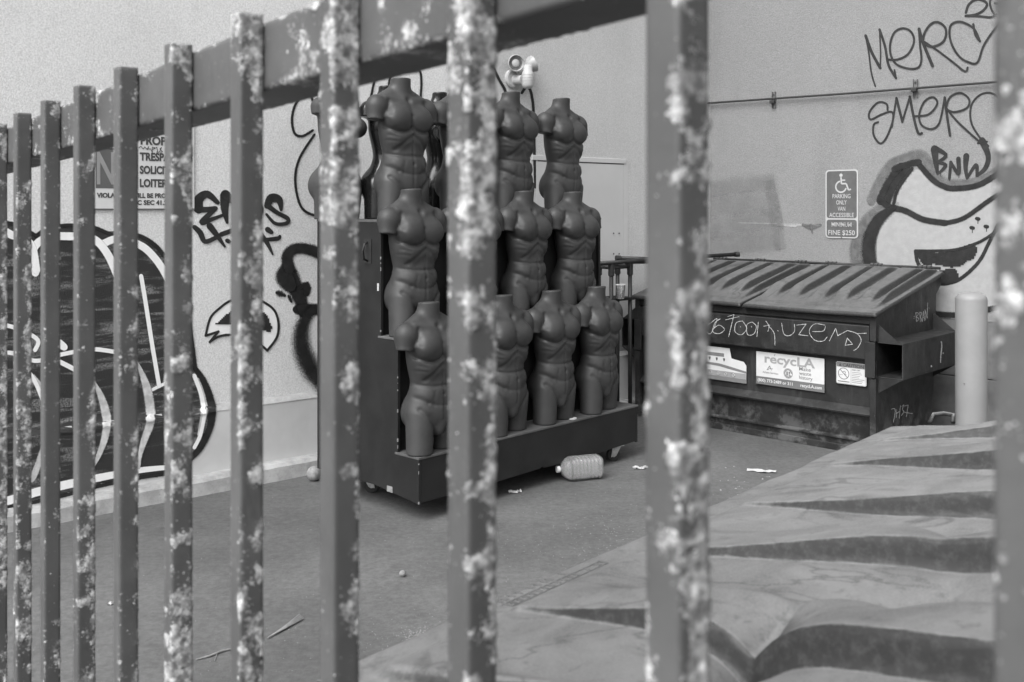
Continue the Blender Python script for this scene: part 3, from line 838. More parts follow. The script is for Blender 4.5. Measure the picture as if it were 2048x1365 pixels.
LT(sgn, 'print_dark', lambda mb: fl.text(mb, 'LAMC SEC 41.24', 58 * k, 11 * k, 12.5 * k, 0.002, 0.0014, mw=92 * k))
mb = MB(); fl.quad(mb, 0.5 * k, 1.0 * k, W - 0.5 * k, 3.2 * k, 0.002); mb.build('border_line', M['print_dark'], sgn)
mb = MB()
fl.line(mb, [(p[0] * k, p[1] * k) for p in ((86, 124), (90, 128), (95, 122), (98, 127), (103, 121), (106, 128), (103, 123), (110, 123), (113, 116), (113, 127), (118, 126), (114, 122), (122, 127), (124, 118), (121, 117), (127, 117), (132, 127), (128, 124), (134, 118), (129, 117))], 1.2 * k, 0.003)
mb.build('scribble', M['print_black'], sgn)
mb = MB()
fl.line(mb, [(p[0] * k, p[1] * k) for p in ((30, 126), (26, 120), (34, 120), (31, 127))], 1.2 * k, 0.003)
mb.build('scribble', M['print_black'], sgn)

# ------------------------------------------------------------------ disabled parking sign on the grey wall
a = BWs(1652, 476); b = BWs(1717, 477); W = b.x - a.x; Hs = BWs(1690, 340).z - BWs(1690, 477).z
sgn = thing('parking_sign', 'blue disabled parking sign with white border on the grey wall', 'sign', tuple(BM_ @ Vector((a.x, 0, a.z))), math.atan2(BD.y, BD.x))
mb = MB(); mb.prism(rrect(0, 0, W, Hs, 0.028), 'y', -0.008, -0.002); mb.build('panel', M['sign_weathered'], sgn)
fl = Flat((0, -0.008, 0), -1); k = Hs / 137.0
mb = MB(); e = 2.6 * k
fl.poly(mb, rrect(e, 40 * k, W - e, Hs - e, 0.02), 0.0012); fl.poly(mb, rrect(e, e, W - e, 37 * k, 0.02), 0.0012); mb.build('field', M['sign_blue'], sgn)
cu = W / 2
for i, (s, w_) in enumerate((('PARKING', 38), ('ONLY', 22), ('VAN', 16), ('ACCESSIBLE', 52))):
    LT(sgn, 'sign_weathered', lambda mb: fl.text(mb, s, cu - w_ * k / 2, (80 - i * 12.6) * k, 12.2 * k, 0.0025, 0.0004, mw=w_ * k))
LT(sgn, 'sign_weathered', lambda mb: fl.text(mb, 'MINIMUM', cu - 21 * k, 23 * k, 12.5 * k, 0.0025, 0.0004, mw=42 * k)); LT(sgn, 'sign_weathered', lambda mb: fl.text(mb, 'FINE $250', cu - 28 * k, 6.5 * k, 13.5 * k, 0.0025, 0.0004, mw=56 * k))
mb = MB(); cy = 101 * k
fl.ring(mb, cu - 1 * k, cy + 2 * k, 9.5 * k, 12.5 * k, 0.0025, 100, 345); fl.ring(mb, cu - 1 * k, cy + 25 * k, 0, 3.4 * k, 0.0025)
fl.line(mb, [(cu - 1 * k, cy + 21 * k), (cu, cy + 8 * k), (cu + 10 * k, cy + 8 * k), (cu + 15 * k, cy - 5 * k), (cu + 20 * k, cy - 3 * k)], 3 * k, 0.0027)
fl.line(mb, [(cu, cy + 15 * k), (cu + 8 * k, cy + 15 * k)], 2.6 * k, 0.0029)
mb.build('wheelchair_symbol', M['sign_weathered'], sgn)
mb = MB()
for i in range(9):
    v = (24 + 7 * random.random()) * k; u = (4 + i * 6.5) * k
    fl.line(mb, [(u, v), (u + random.uniform(4, 9) * k, v + random.uniform(-2, 2) * k)], random.uniform(0.8, 1.6) * k, 0.0036)
mb.build('scratches', M['bracket_metal'], sgn)
for u, v in ((cu, Hs - 5 * k), (cu, 2 * k)):
    p0 = fl.P(u, v, 0.0); mb = MB(); mb.tube([(p0[0], 0.0, p0[2]), (p0[0], -0.012, p0[2])], 0.006, 8); mb.build('bolt', M['bracket_metal'], sgn)

# ------------------------------------------------------------------ pipe along the grey wall
pp = thing('wall_pipe', 'thin dark pipe on two brackets across the grey wall', 'pipe', tuple(BM_ @ Vector((1.2, 0, 2.3))), math.atan2(BD.y, BD.x))
def bl(px, py, off, o=pp): 
    q = BWs(px, py, off); return PM[o.name].inverted() @ (BM_ @ q)
mb = MB(); mb.tube([bl(1300, 214, 0.035), bl(1426, 207, 0.035), bl(1700, 188, 0.035), bl(1985, 166, 0.035), bl(2300, 140, 0.035)], 0.0085, 10); mb.build('pipe', M['conduit_dark'], pp, smooth=True)
for px, y0, y1 in ((1549, 184, 217), (1832, 159, 196)):
    mb = MB(); q0 = bl(px, y1, 0.0); q1 = bl(px, y0, 0.0); x, z0, z1 = q0.x, q0.z, q1.z
    mb.box((x - 0.016, -0.004, z0), (x + 0.016, 0.0, z1)); mb.box((x - 0.016, -0.02, z0), (x - 0.012, -0.004, z1)); mb.box((x + 0.012, -0.02, z0), (x + 0.016, -0.004, z1))
    br = mb.build('bracket', M['bracket_metal'], pp)
    zc = bl(px, (y0 + y1) / 2 + 4, 0).z
    mb = MB(); mb.box((x - 0.02, -0.05, zc - 0.014), (x + 0.02, -0.018, zc + 0.012)); mb.build('clamp', M['conduit_dark'], br, bevel=0.003)
    mb = MB(); mb.tube([(x, 0, z1 - 0.025), (x, -0.01, z1 - 0.025)], 0.008, 8); mb.build('bolt', M['gap_dark'], br)

# ------------------------------------------------------------------ twin flood lamp on the white wall
q = LWs(1024, 158)
fl_o = thing('flood_lamp', 'white twin head flood lamp on the white wall above the torsos', 'lamp', tuple(LM @ q), math.atan2(LD.y, LD.x))
mb = MB(); mb.tube([(0, 0, 0), (0, -0.02, 0), (0, -0.026, 0)], [0.068, 0.068, 0.058], 28); mb.build('base_plate', M['lamp_plastic'], fl_o)
mb = MB(); mb.tube([(0.01, -0.02, -0.01), (0.02, -0.10, -0.015)], 0.035, 18); mb.build('neck', M['lamp_plastic'], fl_o)
mb = MB(); mb.lathe([(0.03, -0.07), (0.042, -0.05), (0.042, 0.04), (0.034, 0.05), (0.034, 0.085), (0.026, 0.095)], 22, (0.045, -0.12, -0.005)); sb = mb.build('sensor_body', M['lamp_plastic'], fl_o, smooth=True)
mb = MB()
for z in (-0.02, 0.0, 0.02): mb.lathe([(0.0425, z), (0.0435, z + 0.002), (0.0425, z + 0.004)], 22, (0.045, -0.12, -0.005))
mb.build('sensor_ring', M['lamp_reflector'], sb)
for cx, cy, cz, dr_ in ((-0.025, -0.06, 0.10, Vector((-0.35, -0.92, -0.05))), (0.115, -0.06, 0.10, Vector((0.85, -0.35, 0.45)))):
    dr_.normalize(); c = Vector((cx, cy, cz))
    mb = MB()
    prof = [(0.0, 0.018), (0.01, 0.026), (0.03, 0.036), (0.05, 0.054), (0.085, 0.062), (0.088, 0.056), (0.07, 0.05), (0.04, 0.03)]
    mb.revolve(c - dr_ * 0.05, dr_, prof); hd = smooth_by_angle(mb.build('lamp_head', M['lamp_reflector'], fl_o), 45)
    mb = MB(); mb.tube([c + dr_ * 0.012, c + dr_ * 0.018], [0.049, 0.0505], 22); mb.build('reflector', M['bracket_metal'], hd)
    mb = MB(); mb.tube([c + dr_ * 0.0185, c + dr_ * 0.024, c + dr_ * 0.029], [0.030, 0.028, 0.016], 16); mb.build('bulb', M['lamp_plastic'], hd, smooth=True)
    mb = MB(); mb.tube([c - dr_ * 0.04, (0.03, -0.05, 0.02)], 0.011, 10); mb.build('arm', M['lamp_plastic'], hd)

# ------------------------------------------------------------------ torsos (implicit surfaces)
def surface_nets(f, org, h):
    nx, ny, nz = f.shape
    ins = f < 0
    c = np.zeros((nx - 1, ny - 1, nz - 1, 3)); cnt = np.zeros((nx - 1, ny - 1, nz - 1))
    corners = [(i, j, k) for i in (0, 1) for j in (0, 1) for k in (0, 1)]
    def sl(a, o): return a[o[0]:o[0] + nx - 1, o[1]:o[1] + ny - 1, o[2]:o[2] + nz - 1]
    for a in corners:
        for ax in range(3):
            if a[ax]: continue
            b = list(a); b[ax] = 1
            fa, fb = sl(f, a), sl(f, b); x = sl(ins, a) != sl(ins, b)
            t = np.where(x, fa / np.where(fa == fb, 1, fa - fb), 0)
            for d in range(3):
                c[..., d] += np.where(x, a[d] + (t if d == ax else 0), 0)
            cnt += x
    act = cnt > 0
    idx = -np.ones(act.shape, dtype=np.int64); idx[act] = np.arange(act.sum())
    ijk = np.argwhere(act)
    verts = (ijk + c[act] / cnt[act][:, None]) * h + np.array(org)
    faces = []
    for ax in range(3):
        u, v = (ax + 1) % 3, (ax + 2) % 3
        lo = [slice(None)] * 3; hi = [slice(None)] * 3
        lo[ax] = slice(0, -1); hi[ax] = slice(1, None)
        A, B = ins[tuple(lo)], ins[tuple(hi)]
        e = np.argwhere(A != B)
        e = e[(e[:, u] > 0) & (e[:, v] > 0) & (e[:, u] < f.shape[u] - 1) & (e[:, v] < f.shape[v] - 1)]
        pos = A[e[:, 0], e[:, 1], e[:, 2]]
        def cell(du, dv):
            q = e.copy(); q[:, u] -= du; q[:, v] -= dv
            return idx[q[:, 0], q[:, 1], q[:, 2]]
        quad = np.stack([cell(1, 1), cell(0, 1), cell(0, 0), cell(1, 0)], 1)
        quad[~pos] = quad[~pos][:, ::-1]
        faces.append(quad)
    return verts, np.concatenate(faces)

def smin(a, b, k):
    h = np.clip(0.5 + 0.5 * (b - a) / k, 0, 1)
    return b + (a - b) * h - k * h * (1 - h)
def smax(a, b, k): return -smin(-a, -b, k)
def ell(X, Y, Z, c, r, rot=0.0):
    x, y, z = X - c[0], Y - c[1], Z - c[2]
    if rot:                                           # about the front axis
        x, z = x * math.cos(rot) + z * math.sin(rot), -x * math.sin(rot) + z * math.cos(rot)
    k0 = np.sqrt((x / r[0]) ** 2 + (y / r[1]) ** 2 + (z / r[2]) ** 2)
    k1 = np.sqrt((x / r[0] ** 2) ** 2 + (y / r[1] ** 2) ** 2 + (z / r[2] ** 2) ** 2)
    return k0 * (k0 - 1) / np.maximum(k1, 1e-6)
def cone(X, Y, Z, a, b, ra, rb):
    a, b = np.array(a), np.array(b); d = b - a; L2 = d.dot(d)
    t = np.clip(((X - a[0]) * d[0] + (Y - a[1]) * d[1] + (Z - a[2]) * d[2]) / L2, 0, 1)
    return np.sqrt((X - a[0] - t * d[0]) ** 2 + (Y - a[1] - t * d[1]) ** 2 + (Z - a[2] - t * d[2]) ** 2) - (ra + (rb - ra) * t)

def torso_mesh(name, female=False, h=0.0054):
    xs = np.arange(-0.27, 0.272, h); ys = np.arange(-0.17, 0.18, h); zs = np.arange(-0.03, 0.80, h)
    X, Y, Z = np.meshgrid(xs, ys, zs, indexing='ij')
    X = X - 0.012 * np.sin((Z - 0.05) * math.pi / 0.55)      # slight contrapposto
    E = lambda c, r, rot=0.0: ell(X, Y, Z, c, r, rot)
    if not female:
        C = lambda a, b, ra, rb: cone(X, Y, Z, a, b, ra, rb)
        d = E((0, 0.008, 0.50), (0.150, 0.098, 0.180))
        d = smin(d, E((0, 0.012, 0.60), (0.165, 0.076, 0.075)), 0.05)
        d = smin(d, E((0, 0.004, 0.36), (0.120, 0.086, 0.17)), 0.05)
        d = smin(d, E((0, 0.012, 0.235), (0.146, 0.094, 0.120)), 0.06)
        for s in (-1, 1):
            d = smin(d, C((s * 0.035, 0.02, 0.70), (s * 0.145, 0.012, 0.630), 0.035, 0.042), 0.045)
            d = smin(d, E((s * 0.070, 0.064, 0.20), (0.076, 0.060, 0.085)), 0.04)
            fy = -0.026 if s < 0 else 0.010                  # one thigh forward
            d = smin(d, C((s * 0.080, 0.0, 0.20), (s * 0.100, fy, -0.06), 0.080, 0.063), 0.020)
            d = smin(d, E((s * 0.066, -0.018, 0.450), (0.072, 0.072, 0.085), s * -0.45), 0.024)    # rib cage front
            d = smin(d, E((s * 0.076, -0.050, 0.545), (0.086, 0.062, 0.076), s * -0.22), 0.024)    # pectorals
            d = smin(d, E((s * 0.062, -0.006, 0.300), (0.056, 0.070, 0.056), s * 0.35), 0.036)     # obliques
        d = smin(d, E((0, -0.032, 0.290), (0.062, 0.054, 0.085)), 0.028)      # belly
        d = smin(d, E((0, -0.046, 0.190), (0.070, 0.048, 0.075)), 0.030)
        d = smin(d, E((0, -0.052, 0.128), (0.030, 0.036, 0.045)), 0.022)
        for s in (-1, 1):
            d = smin(d, C((s * 0.022, -0.050, 0.640), (s * 0.130, -0.022, 0.657), 0.008, 0.008), 0.030)     # clavicles
        def groove(pts, w, dep):                              # carved line on the front, given in (|x|, z)
            best = np.full(X.shape, 1e9); ax_ = np.abs(X)
            if len(pts) == 1: best = np.hypot(ax_ - pts[0][0], Z - pts[0][1])
            for p, q in zip(pts[:-1], pts[1:]):
                dx_, dz_ = q[0] - p[0], q[1] - p[1]
                t_ = np.clip(((ax_ - p[0]) * dx_ + (Z - p[1]) * dz_) / (dx_ * dx_ + dz_ * dz_), 0, 1)
                best = np.minimum(best, np.hypot(ax_ - p[0] - t_ * dx_, Z - p[1] - t_ * dz_))
            return dep * np.exp(-(best / w) ** 2)
        g = groove([(0.0, 0.500), (0.02, 0.484), (0.06, 0.471), (0.10, 0.474), (0.135, 0.495), (0.16, 0.535)], 0.0105, 0.014)    # under the chest
        g = g + groove([(0, 0.49), (0, 0.56)], 0.010, 0.006) + groove([(0, 0.56), (0, 0.62)], 0.012, 0.003)
        g = g + groove([(0.118, 0.645), (0.135, 0.60), (0.142, 0.56)], 0.010, 0.007)
        g = g + groove([(0.006, 0.452), (0.05, 0.425), (0.098, 0.378)], 0.012, 0.007) + groove([(0, 0.402), (0.05, 0.378)], 0.030, 0.007)     # rib arch, hollow
        g = g + groove([(0, 0.343), (0.06, 0.342), (0.11, 0.350), (0.15, 0.366)], 0.009, 0.008)                     # waist fold
        g = g + groove([(0, 0.46), (0, 0.17)], 0.007, 0.005) + groove([(0, 0.300)], 0.009, 0.009)
        g = g + groove([(0, 0.243), (0.05, 0.248), (0.085, 0.262)], 0.008, 0.0035)
        g = g + groove([(0.155, 0.298), (0.12, 0.282), (0.088, 0.262)], 0.011, 0.008)                                # hip bone
        g = g + groove([(0.128, 0.228), (0.088, 0.190), (0.050, 0.138), (0.036, 0.095)], 0.013, 0.011)               # groin
        g = g + groove([(0.055, 0.318), (0.066, 0.28), (0.060, 0.25)], 0.009, 0.003)
        g = g + groove([(0.10, 0.445), (0.135, 0.455)], 0.006, 0.003) + groove([(0.10, 0.422), (0.135, 0.428)], 0.006, 0.003)
        d = d + 0.78 * g * sstep(0.03, -0.03, Y)
        nk = np.maximum(np.sqrt((X * 1.04) ** 2 + (Y - 0.012 + (Z - 0.68) * 0.10) ** 2) - (0.058 + 0.10 * np.maximum(0.66 - Z, 0)), -(Z - 0.55))
        d = smin(d, nk, 0.028)
        d = smax(d, -E((0, -0.068, 0.650), (0.014, 0.016, 0.012)), 0.022)
        d = smax(d, Z - 0.770 + 0.06 * Y, 0.003)
        for s in (-1, 1):
            arm = smin(E((s * 0.166, 0.006, 0.612), (0.054, 0.058, 0.062)), C((s * 0.176, 0.004, 0.60), (s * 0.196, -0.010, 0.48), 0.050, 0.043), 0.03)
            arm = smax(arm, 0.533 - Z + s * X * 0.12 - 0.02, 0.003)
            d = smin(d, arm, 0.010)
    else:
        d = E((0, 0.008, 0.52), (0.128, 0.088, 0.150))
        d = smin(d, E((0, 0.012, 0.61), (0.135, 0.066, 0.060)), 0.05)
        d = smin(d, E((0, 0.008, 0.37), (0.098, 0.076, 0.17)), 0.05)
        d = smin(d, E((0, 0.012, 0.215), (0.152, 0.098, 0.115)), 0.07)
        for s in (-1, 1):
            d = smin(d, cone(X, Y, Z, (s * 0.03, 0.02, 0.69), (s * 0.12, 0.012, 0.632), 0.03, 0.034), 0.045)
            d = smin(d, E((s * 0.070, 0.066, 0.19), (0.080, 0.068, 0.085)), 0.04)
            d = smin(d, cone(X, Y, Z, (s * 0.082, 0.0, 0.18), (s * 0.080, 0, -0.06), 0.084, 0.070), 0.03)
            d = smin(d, E((s * 0.066, -0.080, 0.515), (0.060, 0.058, 0.058)), 0.022)
        d = smin(d, E((0, -0.05, 0.21), (0.085, 0.050, 0.085)), 0.05)
        d = smax(d, -E((0, -0.088, 0.315), (0.006, 0.012, 0.012)), 0.012)
        nk = np.maximum(np.sqrt(X ** 2 + (Y - 0.012 + (Z - 0.68) * 0.12) ** 2) - (0.046 + 0.10 * np.maximum(0.66 - Z, 0)), -(Z - 0.55))
        d = smin(d, nk, 0.03)
        d = smax(d, Z - 0.765 + 0.06 * Y, 0.003)
        for s in (-1, 1):
            arm = smin(E((s * 0.140, 0.008, 0.622), (0.042, 0.045, 0.048)), cone(X, Y, Z, (s * 0.150, 0.006, 0.61), (s * 0.175, 0.0, 0.52), 0.040, 0.036), 0.03)
            arm = smax(arm, 0.560 - Z + s * X * 0.10, 0.004)
            d = smin(d, arm, 0.02)
    d = smax(d, -Z, 0.003)
    vs, fs = surface_nets(d, (xs[0], ys[0], zs[0]), h)
    me = bpy.data.meshes.new(name)
    me.from_pydata(vs.tolist(), [], fs.tolist())
    me.polygons.foreach_set('use_smooth', [True] * len(me.polygons))
    me.update()
    return me

# ------------------------------------------------------------------ stepped rack on casters
RU = Vector((0.685, 0.728, 0)).normalized(); RWd = Vector((-RU.y, RU.x, 0))
RA = Vector((-0.471, 5.04, 0)); RZ = math.atan2(RU.y, RU.x)
RL, RD = 1.86, 0.86
T1, T2 = 0.163, 0.300
H0, H1, H2, H3 = 0.10, 0.337, 0.925, 1.532
rack = thing('display_rack', 'black stepped wooden display rack on casters carrying the torsos', 'rack', tuple(RA), RZ)
th = 0.02
side = [(0, H0), (0, H1 - 0.012), (T1, H1 - 0.012), (T1, H2 - 0.012), (T2, H2 - 0.012), (T2, H3 - 0.012), (RD, H3 - 0.012), (RD, H0 + 0.03), (0.55, H0 + 0.03), (0.36, H0 + 0.035), (0.20, H0 + 0.02)]
for x0 in (0.0, RL - th):
    mb = MB(); mb.prism(side, 'x', x0, x0 + th); mb.build('side_panel', M['rack_black'], rack, bevel=0.003)
mb = MB()
bot = [(th, H0 + .005), (0.5, H0), (0.92, H0 + .006), (0.94, H0 + .016), (0.96, H0 + .004), (1.5, H0), (RL - th, H0 + .008)]
mb.prism(bot + [(RL - th, H1 - .012), (th, H1 - .012)], 'y', 0.0, 0.018); mb.build('front_panel', M['rack_black'], rack, bevel=0.003)
for y, za, zb in ((T1 + 0.02, H1, H2 - 0.012), (T2 + 0.02, H2, H3 - 0.012)):
    mb = MB(); mb.box((th, y, za), (RL - th, y + 0.015, zb)); mb.build('riser', M['rack_riser'], rack)
for y0, y1, z in ((-0.004, T1 + 0.02, H1), (T1 - 0.004, T2 + 0.02, H2), (T2 - 0.004, RD, H3)):
    mb = MB(); mb.box((-0.003, y0, z - 0.012), (RL + 0.003, y1, z)); mb.build('tread', M['rack_tread'], rack, bevel=0.002)
mb = MB(); mb.box((th, RD - 0.02, H0 + 0.03), (RL - th, RD - 0.003, H3 - 0.012)); mb.build('back_panel', M['rack_riser'], rack)
mb = MB()
for x, y0 in ((-0.0045, 0.0),):
    for z0, z1, y in ((H0 + .002, H1 - .02, -0.003), (H1 + .02, H2 - .02, T1 - 0.003), (H2 + 0.02, H3 - .02, T2 - 0.003)):
        zz = z0
        while zz < z1:
            l = random.uniform(0.004, 0.02); w = random.uniform(0.002, 0.006)
            mb.box((-0.0015, y + 0.001, zz), (w, y + w * 0.9, min(z1, zz + l))); zz += l + random.expovariate(1 / 0.07)
props(mb.build('worn_edge', M['bare_wood'], rack), kind='stuff')
mb = MB(); mb.box((-0.004, 0.375, 1.30), (-0.0005, 0.435, 1.43)); hp = mb.build('handle_plate', M['black_pipe'], rack)
mb = MB(); mb.tube([(-0.004, 0.405, 1.415), (-0.03, 0.40, 1.405), (-0.042, 0.395, 1.365), (-0.03, 0.40, 1.325), (-0.004, 0.405, 1.315)], 0.006, 8); mb.build('pull_handle', M['black_pipe'], hp, smooth=True)
mb = MB(); mb.box((-0.002, 0.312, 1.16), (-0.0005, 0.326, 1.20)); mb.build('paper_label', M['paper'], rack)
mb = MB(); mb.box((-0.0035, 0.20, H0 + 0.022), (-0.0005, 0.245, H0 + 0.052)); mb.build('chipped_corner', M['bare_wood'], rack)
def caster(x, y, rot):
    ca = Matrix.Translation((x, y, 0)) @ Matrix.Rotation(rot, 4, 'Z')
    mb = MB(); mb.tube([ca @ Vector((0, -0.013, 0.042)), ca @ Vector((0, -0.011, 0.042)), ca @ Vector((0, 0.011, 0.042)), ca @ Vector((0, 0.013, 0.042))], [0.036, 0.042, 0.042, 0.036], 28)
    wh = mb.build('caster_wheel', M['rubber'], rack)
    mb = MB(); mb.tube([ca @ Vector((0, -0.0155, 0.042)), ca @ Vector((0, 0.0155, 0.042))], 0.014, 14); mb.build('hub', M['zinc'], wh)
    mb = MB()
    for s in (-1, 1):
        pr = MB(); pr.prism([(-0.02, 0.03), (0.014, 0.036), (0.045, 0.09), (0.045, 0.098), (-0.01, 0.098)], 'y', s * 0.018 - 0.0015, s * 0.018 + 0.0015)
        mb.add([ca @ Vector(p) for p in pr.v], pr.f)
    pr = MB(); pr.box((-0.012, -0.02, 0.094), (0.05, 0.02, 0.099)); mb.add([ca @ Vector(p) for p in pr.v], pr.f)
    pr = MB(); pr.box((-0.03, -0.04, 0.1), (0.06, 0.04, 0.104)); mb.add([ca @ Vector(p) for p in pr.v], pr.f)
    mb.build('caster_fork', M['zinc'], wh)
caster(0.20, 0.62, 2.2); caster(1.68, 0.06, -0.5); caster(0.34, 0.36, 0.4); caster(1.65, 0.70, 1.0)

# torsos on it
male = torso_mesh('torso'); fem = torso_mesh('torso_female', True)
def rk(x, y, z): return PM[rack.name] @ Vector((x, y, z))
ROWS = [
 (H1, 0.085, [0.154, 0.72, 1.137, 1.555], ['leftmost torso on the bottom step at the rack corner', 'grey male torso second from left on the bottom step', 'grey male torso with a white disc by its foot on the bottom step', 'rightmost torso on the bottom step beside the dumpster']),
 (H2, 0.232, [0.164, 0.612, 1.05, 1.507], ['leftmost torso on the middle step of the rack', 'grey male torso second from left on the middle step', 'grey male torso third from left on the middle step', 'rightmost torso on the middle step of the rack']),
 (H3, 0.405, [0.235, 0.692, 1.117, 1.604], ['tallest standing torso at the left front of the rack top', 'grey male torso second from left on the rack top', 'grey male torso below the flood lamp on the rack top', 'rightmost torso on the rack top against the bare wall']),
]
for z, y, xs_, labs in ROWS:
    for x, lb in zip(xs_, labs):
        o = bpy.data.objects.new('torso_mannequin', male); COL.objects.link(o)
        if not male.materials: male.materials.append(M['torso_grey'])
        o.location = rk(x, y + random.uniform(-0.006, 0.006), z + 0.001)
        o.rotation_euler = (0, 0, RZ + math.radians(random.uniform(-4, 4)))
        lb2 = lb if 'grey male' in lb else 'grey male mannequin, ' + lb
        props(o, lb2, 'mannequin', 'male torsos displayed on the stepped rack')
fem2 = fem.copy(); fem.materials.append(M['torso_gloss']); fem2.materials.append(M['torso_matte'])
for me, x, y, yaw, lb in ((fem2, 0.07, 0.765, 0.25, 'dark matte female torso at the far left back of the rack top'),
                          (fem, 0.37, 0.685, 0.05, 'glossy black female torso behind the first torso on the rack top'),
                          (fem, 0.80, 0.70, 0.1, 'glossy black female torso behind the second torso on the rack top')):
    o = bpy.data.objects.new('torso_mannequin', me); COL.objects.link(o)
    o.location = rk(x, y, H3 + 0.001); o.rotation_euler = (0, 0, RZ + yaw)
    props(o, lb, 'mannequin', 'female torsos at the back of the rack top')
mb = MB(); mb.tube([(0, 0, 0), (0, 0, 0.005)], 0.03, 20)
o = mb.build('plastic_disc', M['sticker_white']); o.location = rk(1.245, 0.035, H1 + 0.001); props(o, 'small white plastic disc on the bottom step of the rack', 'disc')

# ------------------------------------------------------------------ dumpsters
def lid_geo(x0, x1, y0, y1, z0, z1, ribs, amp, nx, ny, near=False, seed=0):
    """ribbed plastic lid as a height field over its sloping plane"""
    U, Vv = np.meshgrid(np.linspace(0, 1, nx), np.linspace(0, 1, ny), indexing='ij')
    L = x1 - x0; D = y1 - y0
    dl, dy = U * L, Vv * D
    e = np.minimum(np.minimum(dl, L - dl), np.minimum(dy, D - dy))
    m = sstep(0.035, 0.06, np.minimum(dl, L - dl)) * sstep(0.07, 0.11, dy) * sstep(0.005, 0.03, D - dy)
    if near:
        ph = (dl + 0.02) / 0.35 + 0.62
        fr = ph - np.floor(ph)
        tap = sstep(0.05, 0.55, Vv)
        hi = 0.50 + 0.06 * np.sin(Vv * 5 + np.floor(ph) * 2.1)
        r = sstep(0.0, 0.22, fr) * sstep(hi + 0.034, hi, fr)
        A = amp * (0.12 + 0.88 * tap) * sstep(0.07, 0.12, dy)
        h = 0.010 * m + A * r * sstep(0.03, 0.05, np.minimum(dl, L - dl))
        pts = np.stack([U.ravel() * L * 2.2, Vv.ravel() * D * 1.3, U.ravel() * 0 + seed], 1)
        lipm = sstep(0.05, 0.25, dy)
        h = h + lipm * (0.020 * (vnoise(pts, seed + 3).reshape(U.shape) - 0.5) + 0.008 * (vnoise(pts * 4, seed + 4).reshape(U.shape) - 0.5))
        h = h - 0.010 * vnoise(np.stack([U.ravel() * L * 14, U.ravel() * 0, U.ravel() * 0], 1), 77).reshape(U.shape) * sstep(0.03, 0.0, dy)
        for uu, vv, sx, sy, dep in DENTS:                    # knocks in the ribs
            g = np.exp(-np.abs((dl - uu) / sx) ** 2 - np.abs((dy - vv) / sy) ** 1.1)
            h = h - dep * g
    else:
        ph = U * ribs
        ph = ph + 0.16 * np.sin((Vv - 0.5) * 2.4) * sstep(0.0, 0.2, U) * sstep(1.0, 0.8, U)
        ph = ph + 0.05 * np.sin(np.floor(ph) * 2.7 + seed)
        fr = ph - np.floor(ph)
        wd = 0.46 + 0.14 * sstep(0.2, 1, Vv)
        r = sstep(0.02, 0.30, fr) * sstep(wd + 0.44, wd + 0.26, fr)
        h = 0.014 * m + amp * r * m * sstep(0.10, 0.34, Vv) * sstep(1.02, 0.80, Vv)
        pts = np.stack([U.ravel() * L * 2, Vv.ravel() * D * 2, U.ravel() * 0 + seed], 1)
        h = h + 0.012 * (vnoise(pts, seed + 3).reshape(U.shape) - 0.5)
    h = h - 0.022 * sstep(0.012, 0.0, e)
    Xg, Yg = x0 + dl, y0 + dy
    Zg = z0 + (z1 - z0) * Vv + h
    vs = np.stack([Xg.ravel(), Yg.ravel(), Zg.ravel()], 1)
    fs = []
    for i in range(nx - 1):
        for j in range(ny - 1):
            a = i * ny + j
            fs.append((a, a + ny, a + ny + 1, a + 1))
    return vs.tolist(), fs

